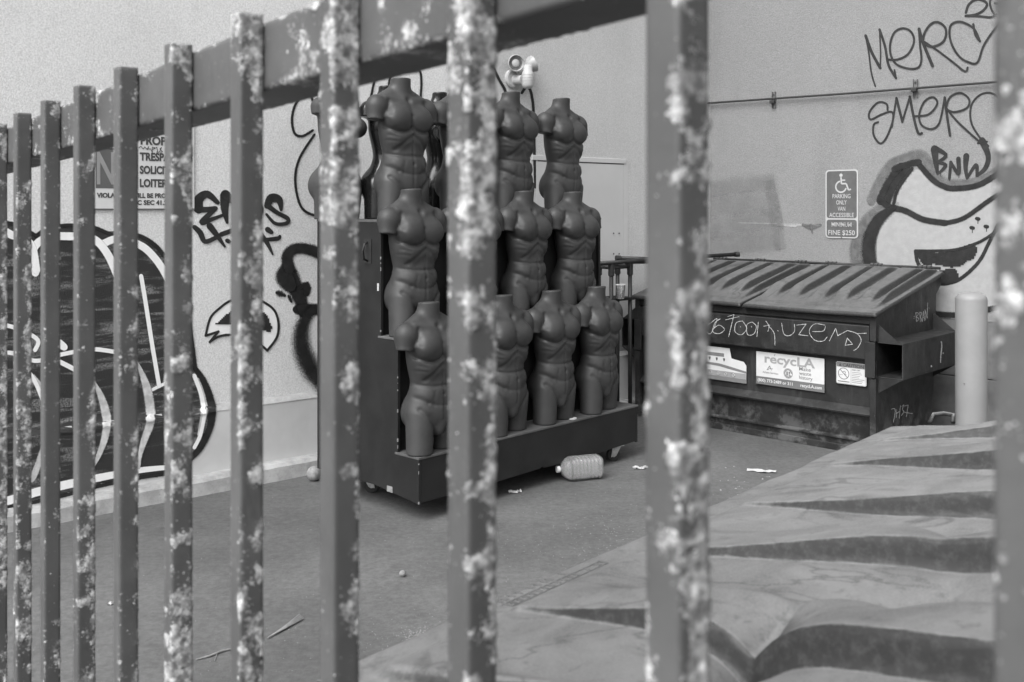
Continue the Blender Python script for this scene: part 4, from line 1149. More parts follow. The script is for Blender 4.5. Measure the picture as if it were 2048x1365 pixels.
DENTS = []
DL, DD = 1.87, 1.10
def dumpster(label, loc, rz, near):
    d = thing('dumpster', label, 'dumpster', loc, rz, 'steel dumpsters in the yard')
    bk = M['bin_black']
    prof = [(0.035, 0.03), (0.022, 0.27), (0.022, 0.62), (0.0, 0.64), (0.0, 0.905), (1.045, 1.125), (1.09, 1.13), (1.09, 1.05), (1.0, 0.985), (0.985, 0.55), (0.90, 0.03)]
    inner = 0.012
    for x0 in (0.0, DL - inner):                    # end plates
        mb = MB(); mb.prism(prof, 'x', x0, x0 + inner); mb.build('end_plate', bk, d, bevel=0.003)
    mb = MB()
    body = [(0.05, 0.04), (0.034, 0.27), (0.034, 0.62), (0.012, 0.64), (0.012, 0.89), (0.028, 0.89), (0.05, 0.62), (0.05, 0.28), (0.064, 0.06), (0.88, 0.06), (0.97, 0.55), (0.985, 0.98), (1.06, 1.05), (1.06, 1.10), (1.075, 1.10), (1.075, 1.045), (1.0, 0.98), (0.984, 0.55), (0.895, 0.04)]
    mb.prism(body, 'x', inner, DL - inner); mb.build('shell', bk, d, bevel=0.003)
    mb = MB(); mb.box((0.012, -0.022, 0.625), (DL - 0.03, 0.012, 0.845)); mb.build('front_beam', bk, d, bevel=0.008)
    mb = MB(); mb.box((0.012, -0.008, 0.852), (DL - 0.02, 0.012, 0.915)); mb.build('front_rim', bk, d, bevel=0.004)
    mb = MB(); mb.prism([(0.034, 0.255), (-0.012, 0.262), (-0.016, 0.275), (0.034, 0.315)], 'x', 0.012, DL - 0.03); mb.build('front_ledge', bk, d, bevel=0.002)
    mb = MB(); mb.prism([(0.05, 0.085), (0.026, 0.088), (0.026, 0.098), (0.05, 0.11)], 'x', 0.012, DL - 0.02); mb.build('lower_seam', bk, d)
    mb = MB(); mb.box((0.02, 0.04, 0.0), (DL - 0.02, 0.86, 0.045)); mb.build('floor_pan', bk, d, bevel=0.004)
    for s, xe in ((1, DL), (-1, 0.0)):              # fork pockets on both ends
        X_ = lambda v: xe + s * v
        t0, p0 = 0.007, 0.17
        mb = MB()
        for (xa, xb, za, zb) in ((0.0, p0, 0.735, 0.742), (0.0, p0, 0.515, 0.522), (p0 - t0, p0, 0.522, 0.735)):
            a_, b_ = sorted((X_(xa), X_(xb))); mb.box((a_, 0.02, za), (b_, 0.95, zb))
        pk = mb.build('fork_pocket', bk, d, bevel=0.002)
        mb = MB(); a_, b_ = sorted((X_(0.001), X_(p0 - t0))); mb.box((a_, 0.55, 0.522), (b_, 0.56, 0.735)); mb.build('pocket_plate', M['rack_riser'], pk)
        for yy in (0.02, 0.94):
            for pz in ([(X_(0.0), 0.742), (X_(p0 - 0.02), 0.742), (X_(0.0), 0.86)], [(X_(0.0), 0.515), (X_(p0 - 0.005), 0.515), (X_(0.0), 0.41)]):
                mb = MB(); mb.prism(pz, 'y', yy, yy + 0.008); mb.build('gusset', bk, pk)
        mb = MB(); a_, b_ = sorted((X_(-0.055), X_(0.012))); mb.box((a_, -0.032, 0.515), (b_, -0.023, 0.742)); mb.build('fork_guard', bk, pk, bevel=0.003)
        mb = MB(); a_, b_ = sorted((X_(-0.028), X_(0.012))); mb.box((a_, -0.02, 0.03), (b_, 0.02, 0.508)); mb.box((a_, -0.02, 0.746), (b_, 0.02, 0.90)); mb.build('corner_post', bk, pk, bevel=0.003)
    mb = MB(); mb.tube([(-0.01, 1.075, 1.165), (DL + 0.0, 1.075, 1.165)], 0.011, 12); mb.build('hinge_rod', M['black_pipe'], d, smooth=True)
    half = DL / 2
    for i, (xa, xb) in enumerate(((-0.035, half - 0.004), (half + 0.004, DL + 0.035))):
        vs, fs = lid_geo(xa, xb, -0.065, 1.07, 0.93, 1.15, 5.6 if not near else 2.75, 0.046 if not near else 0.05, 120 if not near else 190, 90 if not near else 150, near, 11 + i + (20 if near else 0)) if not near else (None, None)
        if near: break
        mb = MB(); mb.add(vs, fs); ld = mb.build('lid', M['lid_far'], d, smooth=True)
        so = ld.modifiers.new('thickness', 'SOLIDIFY'); so.thickness = 0.008; so.offset = -1
        for xx in (0.06, 0.42, 0.78):
            x = xa + xx
            for k_ in range(3):
                mb = MB(); mb.tube([(x + k_ * 0.032, 1.075, 1.165), (x + k_ * 0.032 + 0.024, 1.075, 1.165)], 0.019, 12)
                mb.build('hinge_knuckle', M['lid_far'], ld)
    return d

d1o = Vector((2.31, 6.36, 0)) - BD * DL
D1 = dumpster('black steel dumpster with recycling stickers and chalk writing against the grey wall', tuple(d1o), math.atan2(BD.y, BD.x), False)

# stickers and chalk on the far dumpster (front face is at y = 0.022, pushes out to -y)
def sx(t): return DL - t
fy = 0.0205
st = MB(); st.box((sx(0.861), fy - 0.002, 0.372), (sx(0.355), fy, 0.597)); st = st.build('recycling_sticker', M['sticker_white'], D1)
st['label'] = 'white recycling sticker with a grey bottom band'
f0 = Flat((sx(0.861), fy - 0.002, 0.372), -1)
mb = MB(); f0.quad(mb, 0, 0, 0.506, 0.054, 0.001); mb.build('band', M['sticker_band'], st)
mb = MB(); f0.text(mb, 'recycLA', 0.065, 0.155, 0.085, 0.001, 0.0022, mw=0.375)
f0.line(mb, [(0.138, 0.205), (0.146, 0.218)], 0.006, 0.0012); mb.build('lettering', M['print_pale'], st)
for i, s in enumerate(('Make', 'waste', 'history')): LT(st, 'print_grey', lambda mb: f0.text(mb, s, 0.325, 0.128 - i * 0.029, 0.035, 0.001, 0.0003, mw=(0.085, 0.088, 0.098)[i]))
LT(st, 'print_grey', lambda mb: f0.text(mb, 'Athens Services', 0.05, 0.080, 0.02, 0.001, 0.0002, mw=0.12))
mb = MB()
f0.line(mb, [(0.085, 0.104), (0.103, 0.134), (0.118, 0.104)], 0.005, 0.001); f0.line(mb, [(0.10, 0.116), (0.13, 0.116)], 0.004, 0.0013); f0.line(mb, [(0.082, 0.108), (0.1, 0.108)], 0.004, 0.0013)
mb.build('emblem', M['print_grey'], st)
mb = MB(); cx, cy = 0.244, 0.098
f0.ring(mb, cx, cy, 0.030, 0.034, 0.001); f0.ring(mb, cx, cy, 0.021, 0.028, 0.001, 0, 330); f0.quad(mb, cx - 0.014, cy - 0.015, cx - 0.002, cy + 0.013, 0.001); f0.quad(mb, cx + 0.003, cy - 0.003, cx + 0.014, cy + 0.013, 0.001); f0.quad(mb, cx + 0.003, cy - 0.015, cx + 0.014, cy - 0.006, 0.001)
mb.build('city_seal', M['print_grey'], st)
LT(st, 'sticker_white', lambda mb: f0.text(mb, '(800) 773-2489 or 311', 0.012, 0.019, 0.03, 0.002, 0.0005, mw=0.265)); LT(st, 'sticker_white', lambda mb: f0.text(mb, 'recycLA.com', 0.335, 0.019, 0.03, 0.002, 0.0005, mw=0.155))

st = MB(); st.prism([(p[0], p[1]) for p in rrect(sx(0.272), 0.447, sx(0.065), 0.590, 0.01)], 'y', fy - 0.0015, fy); st = st.build('caution_sticker', M['sticker_white'], D1)
st['label'] = 'small white caution sticker near the right corner'
f0 = Flat((sx(0.272), fy - 0.0015, 0.447), -1)
mb = MB(); f0.poly(mb, rrect(0.004, 0.11, 0.203, 0.139, 0.007), 0.001); mb.build('band', M['print_grey'], st)
mb = MB(); f0.text(mb, 'CAUTION', 0.045, 0.115, 0.028, 0.002, 0.0009, mw=0.145); f0.poly(mb, [(0.018, 0.115), (0.04, 0.115), (0.029, 0.134)], 0.002)
f0.ring(mb, 0.052, 0.068, 0.034, 0.038, 0.001); f0.line(mb, [(0.027, 0.094), (0.078, 0.043)], 0.004, 0.0012)
f0.line(mb, [(0.045, 0.075), (0.055, 0.085), (0.065, 0.08), (0.06, 0.065), (0.072, 0.06)], 0.003, 0.001); f0.quad(mb, 0.022, 0.058, 0.046, 0.060, 0.001)
f0.line(mb, [(0.102, 0.006), (0.102, 0.108)], 0.0016, 0.001)
f0.text(mb, 'KEEP OFF', 0.108, 0.094, 0.012, 0.001, 0.0002, mw=0.055)
f0.line(mb, [(0.003, 0.003), (0.204, 0.003), (0.204, 0.14), (0.003, 0.14), (0.003, 0.003)], 0.0014, 0.0011)
for i in range(7): f0.quad(mb, 0.108, 0.082 - i * 0.011, 0.108 + random.uniform(0.05, 0.085), 0.0845 - i * 0.011, 0.001)
f0.quad(mb, 0.012, 0.014, 0.092, 0.019, 0.001); mb.build('caution_print', M['print_dark'], st)

st = MB(); f0 = Flat((sx(1.36), fy, 0.360), -1)
torn = [(0, 0), (0.42, 0.0), (0.42, 0.125), (0.40, 0.15), (0.30, 0.165), (0.285, 0.235), (0.0, 0.235)]
st.prism([(sx(1.36) + a, 0.360 + b) for a, b in torn], 'y', fy - 0.0015, fy); st = st.build('torn_sticker', M['sticker_white'], D1)
st['label'] = 'torn recycling sticker with small round symbols'
f0 = Flat((sx(1.36), fy - 0.0015, 0.360), -1)
mb = MB(); f0.quad(mb, 0, 0, 0.42, 0.03, 0.001); f0.poly(mb, [(0, 0.09), (0.1, 0.105), (0.2, 0.1), (0.3, 0.085), (0.42, 0.07), (0.42, 0.085), (0.3, 0.105), (0.2, 0.12), (0.1, 0.122), (0, 0.11)], 0.001); f0.quad(mb, 0.03, 0.17, 0.24, 0.195, 0.001); mb.build('band', M['print_grey'], st)
mb = MB(); f0.quad(mb, 0, 0.031, 0.42, 0.068, 0.0009); mb.build('symbol_strip', M['print_pale'], st)
for i in range(4):
    mb = MB(); f0.ring(mb, 0.13 + i * 0.062, 0.05, 0, 0.016, 0.0018); mb.build('symbol_disc', M['sticker_white'], st)
mb = MB()
for i in range(4):
    u = 0.13 + i * 0.062; f0.ring(mb, u, 0.05, 0.013, 0.016, 0.0028); f0.line(mb, [(u - 0.01, 0.06), (u + 0.01, 0.04)], 0.003, 0.0028); f0.line(mb, [(u - 0.004, 0.044), (u, 0.057), (u + 0.005, 0.046)], 0.004, 0.003)
for u in (0.06, 0.12, 0.18, 0.24): f0.poly(mb, [(u - 0.009, 0.16), (u + 0.009, 0.16), (u + 0.006, 0.145), (u, 0.135), (u - 0.006, 0.145)], 0.0012)
props(mb.build('symbol_print', M['print_dark'], st), kind='stuff')

# chalk writing
def chalk_lines(strokes, P, w, parent, label, mat='chalk'):
    """hand-drawn lines; strokes that touch make one letter, each letter is a part"""
    curves = [catmull([(a[0], a[1], 0) for a in st_], 0.006 if abs(st_[0][0]) < 5 else 4) for st_ in strokes]
    grp = list(range(len(curves)))
    for i in range(len(curves)):
        for j in range(i):
            A_, B_ = np.array(curves[i])[:, None, :2], np.array(curves[j])[None, :, :2]
            if np.linalg.norm(A_ - B_, axis=2).min() < w * 2.2:
                gi, gj = grp[i], grp[j]; grp = [gj if g_ == gi else g_ for g_ in grp]
    i = 0
    for g_ in sorted(set(grp)):
        mb = MB()
        for pts in (c for c, h in zip(curves, grp) if h == g_):
            for a, b in zip(pts[:-1], pts[1:]):
                i += 1
                L = math.hypot(b[0] - a[0], b[1] - a[1])
                if L < 1e-6: continue
                ww = w * random.uniform(0.6, 1.25); nx, ny = -(b[1] - a[1]) / L * ww / 2, (b[0] - a[0]) / L * ww / 2
                ex, ey = (b[0] - a[0]) * 0.15, (b[1] - a[1]) * 0.15
                d = 0.0012 + (i % 7) * 0.00015
                mb.add([P(a[0] + nx - ex, a[1] + ny - ey, d), P(a[0] - nx - ex, a[1] - ny - ey, d), P(b[0] - nx + ex, b[1] - ny + ey, d), P(b[0] + nx + ex, b[1] + ny + ey, d)], [(0, 1, 2, 3)])
        if mb.f: mb.build('chalk_letter', M[mat], parent)['label'] = label
FN = BN.copy(); FO = d1o + FN * 0.022               # plane of the front beam
inv1 = PM[D1.name].inverted()
def FB(u, v, d):                                    # zoomed pixel on the front beam -> dumpster local
    px, py = 1180 + u * 868 / 2048, 460 + v * 868 / 2048
    r = ray(px, py); C = Vector((0, 0, CAMZ)); t = (FO - C).dot(FN) / r.dot(FN)
    q = inv1 @ (C + r * t); q.y -= d
    return q
chalk_lines([
 [(545, 420), (560, 445), (600, 420), (570, 490), (545, 470), (560, 445)], [(615, 420), (590, 440), (580, 480), (610, 490), (635, 470), (610, 450), (585, 465)],
 [(650, 410), (680, 400)], [(680, 400), (668, 450), (655, 505)], [(640, 425), (705, 410)],
 [(720, 430), (690, 440), (685, 480), (715, 495), (740, 465), (720, 430)], [(710, 455), (712, 460)], [(765, 435), (740, 450), (745, 495), (775, 490), (785, 455), (765, 435)], [(762, 455), (764, 460)],
 [(795, 435), (788, 505)], [(830, 430), (845, 455), (840, 480)], [(820, 455), (850, 450)], [(845, 455), (870, 490), (873, 545)], [(886, 475), (889, 479)],
 [(905, 440), (915, 490), (940, 500), (965, 480), (965, 445)], [(975, 450), (1020, 445)], [(1020, 445), (985, 495)], [(985, 495), (1030, 500)],
 [(1110, 450), (1060, 445), (1035, 480), (1060, 520), (1100, 525), (1120, 505)], [(1050, 480), (1100, 478), (1112, 455)],
 [(1130, 525), (1160, 465)], [(1160, 465), (1170, 500)], [(1170, 500), (1215, 475)], [(1215, 475), (1260, 490), (1280, 520), (1265, 555), (1245, 570)], [(1215, 510), (1205, 545)], [(1205, 545), (1240, 540)], [(1240, 540), (1215, 512)], [(1262, 490), (1305, 488)]],
 FB, 2.6, D1, 'white chalk letter on the upper front beam')
def SBf(u, v, d, out=0.0):                          # zoomed pixel (1740,520) on the right end -> dumpster local
    px, py = 1740 + u * 240 / 964, 520 + v * 340 / 1365
    r = ray(px, py); C = Vector((0, 0, CAMZ)); O = d1o + BD * (DL + out); t = (O - C).dot(BD) / r.dot(BD)
    q = inv1 @ (C + r * t); q.x += d
    return q
chalk_lines([[(350, 455), (358, 452)], [(348, 470), (357, 468)], [(365, 425), (372, 495)], [(365, 425), (388, 430), (370, 458)], [(370, 458), (390, 475), (372, 497)], [(398, 420), (402, 500)], [(398, 420), (415, 430), (402, 455)], [(402, 455), (418, 498)],
  [(418, 495), (428, 412)], [(428, 412), (436, 490)], [(422, 465), (434, 462)], [(440, 400), (442, 485)], [(440, 400), (458, 470)], [(458, 470), (458, 390)], [(462, 345), (458, 440)], [(470, 385), (476, 390)]], lambda u, v, d: SBf(u, v, d), 3.6, D1, 'white scrawled letter on the end plate')
chalk_lines([[(170, 1200), (195, 1195), (200, 1225), (185, 1305)], [(212, 1200), (208, 1270)], [(208, 1235), (240, 1215)], [(242, 1170), (232, 1275)], [(252, 1180), (270, 1165), (258, 1200), (270, 1220), (250, 1250)], [(275, 1175), (305, 1165)], [(305, 1165), (290, 1260)], [(275, 1225), (340, 1235)]], lambda u, v, d: SBf(u, v, d), 4, D1, 'white chalk digit low on the end plate')
chalk_lines([[(570, 655), (575, 690), (568, 760), (564, 825)], [(585, 745), (586, 755)], [(490, 848), (492, 862)]], lambda u, v, d: SBf(u, v, d, 0.17), 9, D1, 'white paint drip on the fork pocket')

# near dumpster: one warped ribbed lid fills the lower right
NY = Vector((0.751, -0.66, 0)).normalized(); NX = Vector((NY.y, -NY.x, 0))
n_o = Vector((1.03, 2.746, 0.07)) - NY * (-0.065) - NX * (-0.035)
D2 = dumpster('near dumpster with a dusty warped ribbed lid, just behind the fence', tuple(n_o), math.atan2(NX.y, NX.x), True)
for px, py, z_, sx_, sy_, dep in ((1850, 1195, 1.12, 0.10, 0.05, 0.055), (1520, 1290, 1.09, 0.10, 0.045, 0.055), (1945, 1035, 1.14, 0.10, 0.05, 0.05)):
    q = PM[D2.name].inverted() @ G(px, py, z_); DENTS.append((q.x + 0.035, q.y + 0.065, sx_, sy_, dep))
vs, fs = lid_geo(-0.035, DL + 0.06, -0.065, 1.07, 0.93, 1.12, 5.4, 0.046, 620, 150, True, 31)
mb = MB(); mb.add(vs, fs); ld = mb.build('lid', M['lid_near'], D2, smooth=True)
so = ld.modifiers.new('thickness', 'SOLIDIFY'); so.thickness = 0.009; so.offset = -1
ld['label'] = 'dusty grey plastic lid with dented raised ribs'
lz = 0.93
mb = MB()                                           # raised panel on the lip
sl = 0.19 / 1.135
zl = lambda y: lz + (y + 0.065) * sl
for u0, u1, v0, v1 in ((1.36, 1.60, -0.020, -0.018), (1.36, 1.60, 0.000, 0.002), (1.36, 1.362, -0.018, 0.0), (1.598, 1.60, -0.018, 0.0)):
    mb.box((u0, v0, zl(v0) - 0.004), (u1, v1, zl(v1) + 0.0010))
for i in range(15):
    u = 1.37 + i * 0.0152
    if random.random() < 0.8: mb.box((u, -0.014, zl(-0.014) - 0.004), (u + random.uniform(0.004, 0.009), -0.004, zl(-0.004) + 0.0007))
    if random.random() < 0.8: mb.box((u + 0.05, -0.042, zl(-0.042) - 0.004), (u + 0.05 + random.uniform(0.004, 0.009), -0.028, zl(-0.028) + 0.0007))
props(mb.build('embossed_panel', simple('lid_emboss', 0.125, 0.8, 0.2, 30), ld), kind='stuff')
for u in (0.17, 0.52):
    mb = MB(); mb.lathe([(0.020, 0), (0.022, 0.003), (0.018, 0.004)], 20, (u, 0.10, lz + 0.165 * sl + 0.009)); mb.build('lid_boss', M['lid_near'], ld)
mb = MB(); mb.tube([(-0.03, 0.05, 0.955), (-0.05, 0.055, 0.975), (-0.055, 0.08, 0.98), (-0.05, 0.105, 0.98), (-0.03, 0.11, 0.965)], 0.006, 8); mb.build('lid_handle', M['lid_near'], ld, smooth=True)
for x, y in ((0.2, 0.15), (DL - 0.2, 0.15), (0.2, 0.75), (DL - 0.2, 0.75)):
    mb = MB(); mb.tube([(x - 0.02, y, -0.032), (x + 0.02, y, -0.032)], 0.038, 18); mb.build('caster_wheel', M['rubber'], D2)

# ------------------------------------------------------------------ bollard
bp = Vector((2.985, 6.5, 0))
bo = thing('bollard', 'pale painted steel bollard with domed top beside the dumpster', 'bollard', tuple(bp))
mb = MB(); mb.lathe([(0.097, -0.02), (0.097, 1.0), (0.094, 1.016), (0.08, 1.032), (0.05, 1.045), (0.015, 1.05)], 40); smooth_by_angle(mb.build('post', M['bollard_paint'], bo), 35)
mb = MB(); mb.lathe([(0.125, -0.01), (0.122, 0.02), (0.10, 0.03)], 32); mb.build('footing', M['kerb_concrete'], bo, smooth=True)
chalk_lines([[(0, 0), (0.012, -0.006), (0.004, -0.014)], [(0.02, 0), (0.026, -0.014)]], lambda u, v, d: Vector((-0.092 * 0.62 + u - 0.03, -0.0785 + u * 0.9 - 0.003, 0.47 + v)), 0.004, bo, 'small pencil mark', 'print_grey')

# ------------------------------------------------------------------ pipe frame in the corner, loose pipes, cup
pf = thing('pipe_frame', 'black threaded pipe frame standing between rack and dumpster', 'frame', (0.735, 7.40, 0), math.atan2(LD.y, LD.x))
LX, LY, LZ = 0.20, 0.13, 1.165
for x in (0.0, LX):
    for y in (0.0, LY):
        mb = MB(); mb.tube([(x, y, 0), (x, y, LZ - 0.02)], 0.0155, 12); lg = mb.build('leg', M['black_pipe'], pf, smooth=True)
        mb = MB(); mb.tube([(x, y, LZ - 0.075), (x, y, LZ - 0.07), (x, y, LZ + 0.015)], [0.019, 0.023, 0.023], 12); mb.build('elbow_fitting', M['black_pipe'], lg)
for a_, b_ in (((0, 0), (LX, 0)), ((0, LY), (LX, LY)), ((0, 0), (0, LY)), ((LX, 0), (LX, LY))):
    mb = MB(); mb.tube([(a_[0], a_[1], LZ - 0.01), (b_[0], b_[1], LZ - 0.01)], 0.0155, 12); mb.build('top_rail', M['black_pipe'], pf, smooth=True)
mb = MB(); mb.box((-0.03, -0.03, 0.905), (LX + 0.02, LY + 0.03, 0.925)); mb.build('shelf', M['rack_riser'], pf)
inv = PM[pf.name]
PIPES = [((0.60, 7.32, LZ + 0.020), (1.16, 7.60, LZ + 0.045), 'black pipe lying lowest across the pipe frame'),
         ((0.78, 7.47, LZ + 0.055), (1.30, 7.62, LZ + 0.035), 'black pipe with a capped end raised on the pipe frame'),
         ((0.86, 7.53, LZ + 0.022), (1.42, 7.74, LZ + 0.022), 'black pipe at the back of the pipe frame'),
         ((0.80, 7.62, LZ + 0.022), (1.775, 7.84, 1.232), 'long black pipe reaching over the back of the dumpster lid')]
for a_, b_, lb in PIPES:
    A_, B_ = Vector(a_), Vector(b_); dv = (B_ - A_).normalized()
    o = thing('loose_pipe', lb, 'pipe', a_, 0, 'loose black pipes')
    mb = MB(); mb.tube([Vector((0, 0, 0)), B_ - A_], 0.0155, 12); mb.build('pipe', M['black_pipe'], o, smooth=True)
    mb = MB(); mb.tube([-dv * 0.005, dv * 0.03], 0.021, 12); mb.build('end_coupling', M['black_pipe'], o)
    mb = MB(); mb.tube([B_ - A_ - dv * 0.03, B_ - A_ + dv * 0.005], 0.021, 12); mb.build('end_coupling', M['black_pipe'], o)
cp = Vector((0.800, 7.37, 0.926))
cup = thing('plastic_cup', 'clear crumpled plastic cup on the pipe frame shelf', 'cup', tuple(cp))
mb = MB(); mb.lathe([(0.026, 0), (0.028, 0.003), (0.036, 0.10), (0.039, 0.102), (0.039, 0.105), (0.035, 0.104), (0.027, 0.006)], 20); mb.build('wall', M['clear_plastic'], cup, smooth=True)
mb = MB(); mb.tube([(0.035 * math.cos(a), 0.035 * math.sin(a), 0.103) for a in np.linspace(0, 2 * math.pi, 22)], 0.003, 6); mb.build('rim', M['sticker_white'], cup)

# ------------------------------------------------------------------ things lying on the ground
# plastic water jug on its side
gp = G(1166, 958)
jug = thing('water_jug', 'clear ribbed plastic water jug lying in front of the rack', 'bottle', tuple(gp), math.radians(20))
prof = [(0.0, 0.0), (0.045, 0.0), (0.066, 0.006), (0.070, 0.02)]
zz = 0.02
while zz < 0.19:
    prof += [(0.071, zz + 0.006), (0.062, zz + 0.013), (0.071, zz + 0.020)]; zz += 0.0235
prof += [(0.069, 0.20), (0.060, 0.222), (0.045, 0.238), (0.024, 0.248), (0.017, 0.252), (0.017, 0.262)]
mb = MB(); n = 36; vs = []
for r, z in prof:
    for k_ in range(n):
        a = 2 * math.pi * k_ / n; c_, s_ = math.cos(a), math.sin(a)
        q = 1.0 / max(abs(c_), abs(s_)) ** 0.55 if r > 0.03 else 1.0   # squarish body
        vs.append((0.11 - z, r * q * c_ * 0.92, 0.070 + r * q * s_ * 0.92))
fs = [(i * n + k_, i * n + (k_ + 1) % n, (i + 1) * n + (k_ + 1) % n, (i + 1) * n + k_) for i in range(len(prof) - 1) for k_ in range(n)]
mb.add(vs, fs); jb = mb.build('body', M['clear_plastic'], jug, smooth=True)
so = jb.modifiers.new('thickness', 'SOLIDIFY'); so.thickness = 0.0012
mb = MB(); mb.tube([(-0.150, 0, 0.070), (-0.168, 0, 0.070)], 0.019, 20); mb.build('cap', M['sticker_white'], jug)

def scrap(px, py, w, d, rz, label, mat='paper', crumple=0.012):
    p0 = G(px, py); o_ = bpy.data.objects
    m_ = MB(); nx, ny = 9, 6; vs = []
    for i in range(nx):
        for j in range(ny):
            x, y = (i / (nx - 1) - 0.5) * w, (j / (ny - 1) - 0.5) * d
            y += 0.25 * d * math.sin(i * 1.1)
            vs.append((x, y, 0.004 + crumple * random.random() ** 2))
    m_.add(vs, [(i * ny + j, (i + 1) * ny + j, (i + 1) * ny + j + 1, i * ny + j + 1) for i in range(nx - 1) for j in range(ny - 1)])
    o = m_.build('paper_scrap', M[mat]); o.location = p0; o.rotation_euler = (0, 0, rz)
    props(o, label, 'litter'); return o
scrap(1030, 986, 0.075, 0.035, 0.2, 'small crumpled white scrap on the asphalt left of the jug')
scrap(1523, 944, 0.17, 0.05, -0.35, 'pale torn strip of paper before the dumpster')
scrap(1281, 938, 0.09, 0.04, 0.3, 'pale scrap of paper right of the rack caster')
scrap(222, 1210, 0.03, 0.015, 0.3, 'tiny white paper scrap seen between the fence bars at left')
p0 = G(628, 962)
bl_ = MB(); bl_.lathe([(0.004, 0.0)] + [(0.043 * math.sin(a), 0.043 - 0.043 * math.cos(a)) for a in np.linspace(0.2, 2.95, 16)] + [(0.003, 0.086)], 28); o = bl_.build('ball', M['ball_skin'], smooth=True); o.location = p0; props(o, 'small scuffed pale ball beside the kerb', 'ball')
p0 = G(805, 1154)
nb = MB(); nb.lathe([(0.005, 0)] + [(0.014 * math.sin(a) * (1 + 0.08 * math.sin(5 * a)), 0.014 - 0.014 * math.cos(a)) for a in np.linspace(0.3, 2.9, 10)], 16); o = nb.build('nut', M['straw'], smooth=True); o.location = p0; props(o, 'single round nut lying alone on the asphalt', 'nut')
a_, b_ = G(536, 1279), G(603, 1240)
st_ = thing('dry_stalk', 'short pale split stalk lying on the asphalt', 'stalk', tuple(a_))
for k_ in range(4):
    mb = MB(); v = b_ - a_; nrm = Vector((-v.y, v.x, 0)).normalized()
    mb.tube([Vector((0, 0, 0.006)), v * 0.5 + nrm * 0.004 * (k_ - 1.5) + Vector((0, 0, 0.008)), v + nrm * 0.006 * (k_ - 1.5) + Vector((0, 0, 0.008 + 0.004 * k_))], [0.0022, 0.0024, 0.002], 6); mb.build('strand', M['straw'], st_)
a_, b_ = G(392, 1322), G(468, 1300)
tw = MB(); v = b_ - a_; tw.tube([Vector((0, 0, 0.004)), v * 0.3 + Vector((0.006, 0, 0.005)), v * 0.7 + Vector((-0.004, 0.004, 0.006)), v + Vector((0, 0, 0.005))], [0.002, 0.004, 0.004, 0.003], 7); tw.tube([v * 0.55 + Vector((0, 0, 0.005)), v * 0.25 + Vector((0.04, -0.03, 0.003))], [0.0015, 0.001], 5)
o = tw.build('twig', M['straw']); o.location = a_; props(o, 'thin dry twig behind the fence bars', 'twig')
mb = MB()                                            # crumbs and grit
def grit(cx, cy, n, sx_, sy_, r):
    for _ in range(n):
        p_ = G(cx + random.gauss(0, sx_), cy + random.gauss(0, sy_)); s = r * random.uniform(0.4, 1.3)
        mb.add([(p_.x - s, p_.y, 0.0005), (p_.x + s, p_.y - s * .5, 0.0005), (p_.x, p_.y + s, 0.0005), (p_.x + s * .2, p_.y, s * 0.9)], [(0, 1, 3), (1, 2, 3), (2, 0, 3)])
grit(838, 1272, 260, 16, 9, 0.0022); grit(840, 1280, 160, 60, 25, 0.002); grit(1190, 1080, 300, 90, 45, 0.0022); grit(1500, 985, 60, 40, 20, 0.005)
for _ in range(700):
    x, y = random.uniform(20, 1500), random.uniform(970, 1365)
    grit(x, y, 1, 4, 2, 0.002)
o = mb.build('grit', M['debris']); props(o, 'pale crumbs and grit scattered over the asphalt', None, kind='stuff')

# ------------------------------------------------------------------ fence right in front of the camera
F0 = Vector((0.091, 0.55, 0)); FSTEP = Vector((-0.1191, 0.1513, 0)); FD = FSTEP.normalized()
FNm = Vector((-FD.y, FD.x, 0)); FNm = -FNm if FNm.dot(Vector((0, -1, 0))) < 0 else FNm       # towards the camera side
FN1 = FNm
BARW = 0.0253
fence = thing('security_fence', 'rusty grey metal bar fence with flaking paint close to the camera', 'fence', tuple(F0 + FSTEP * 4))

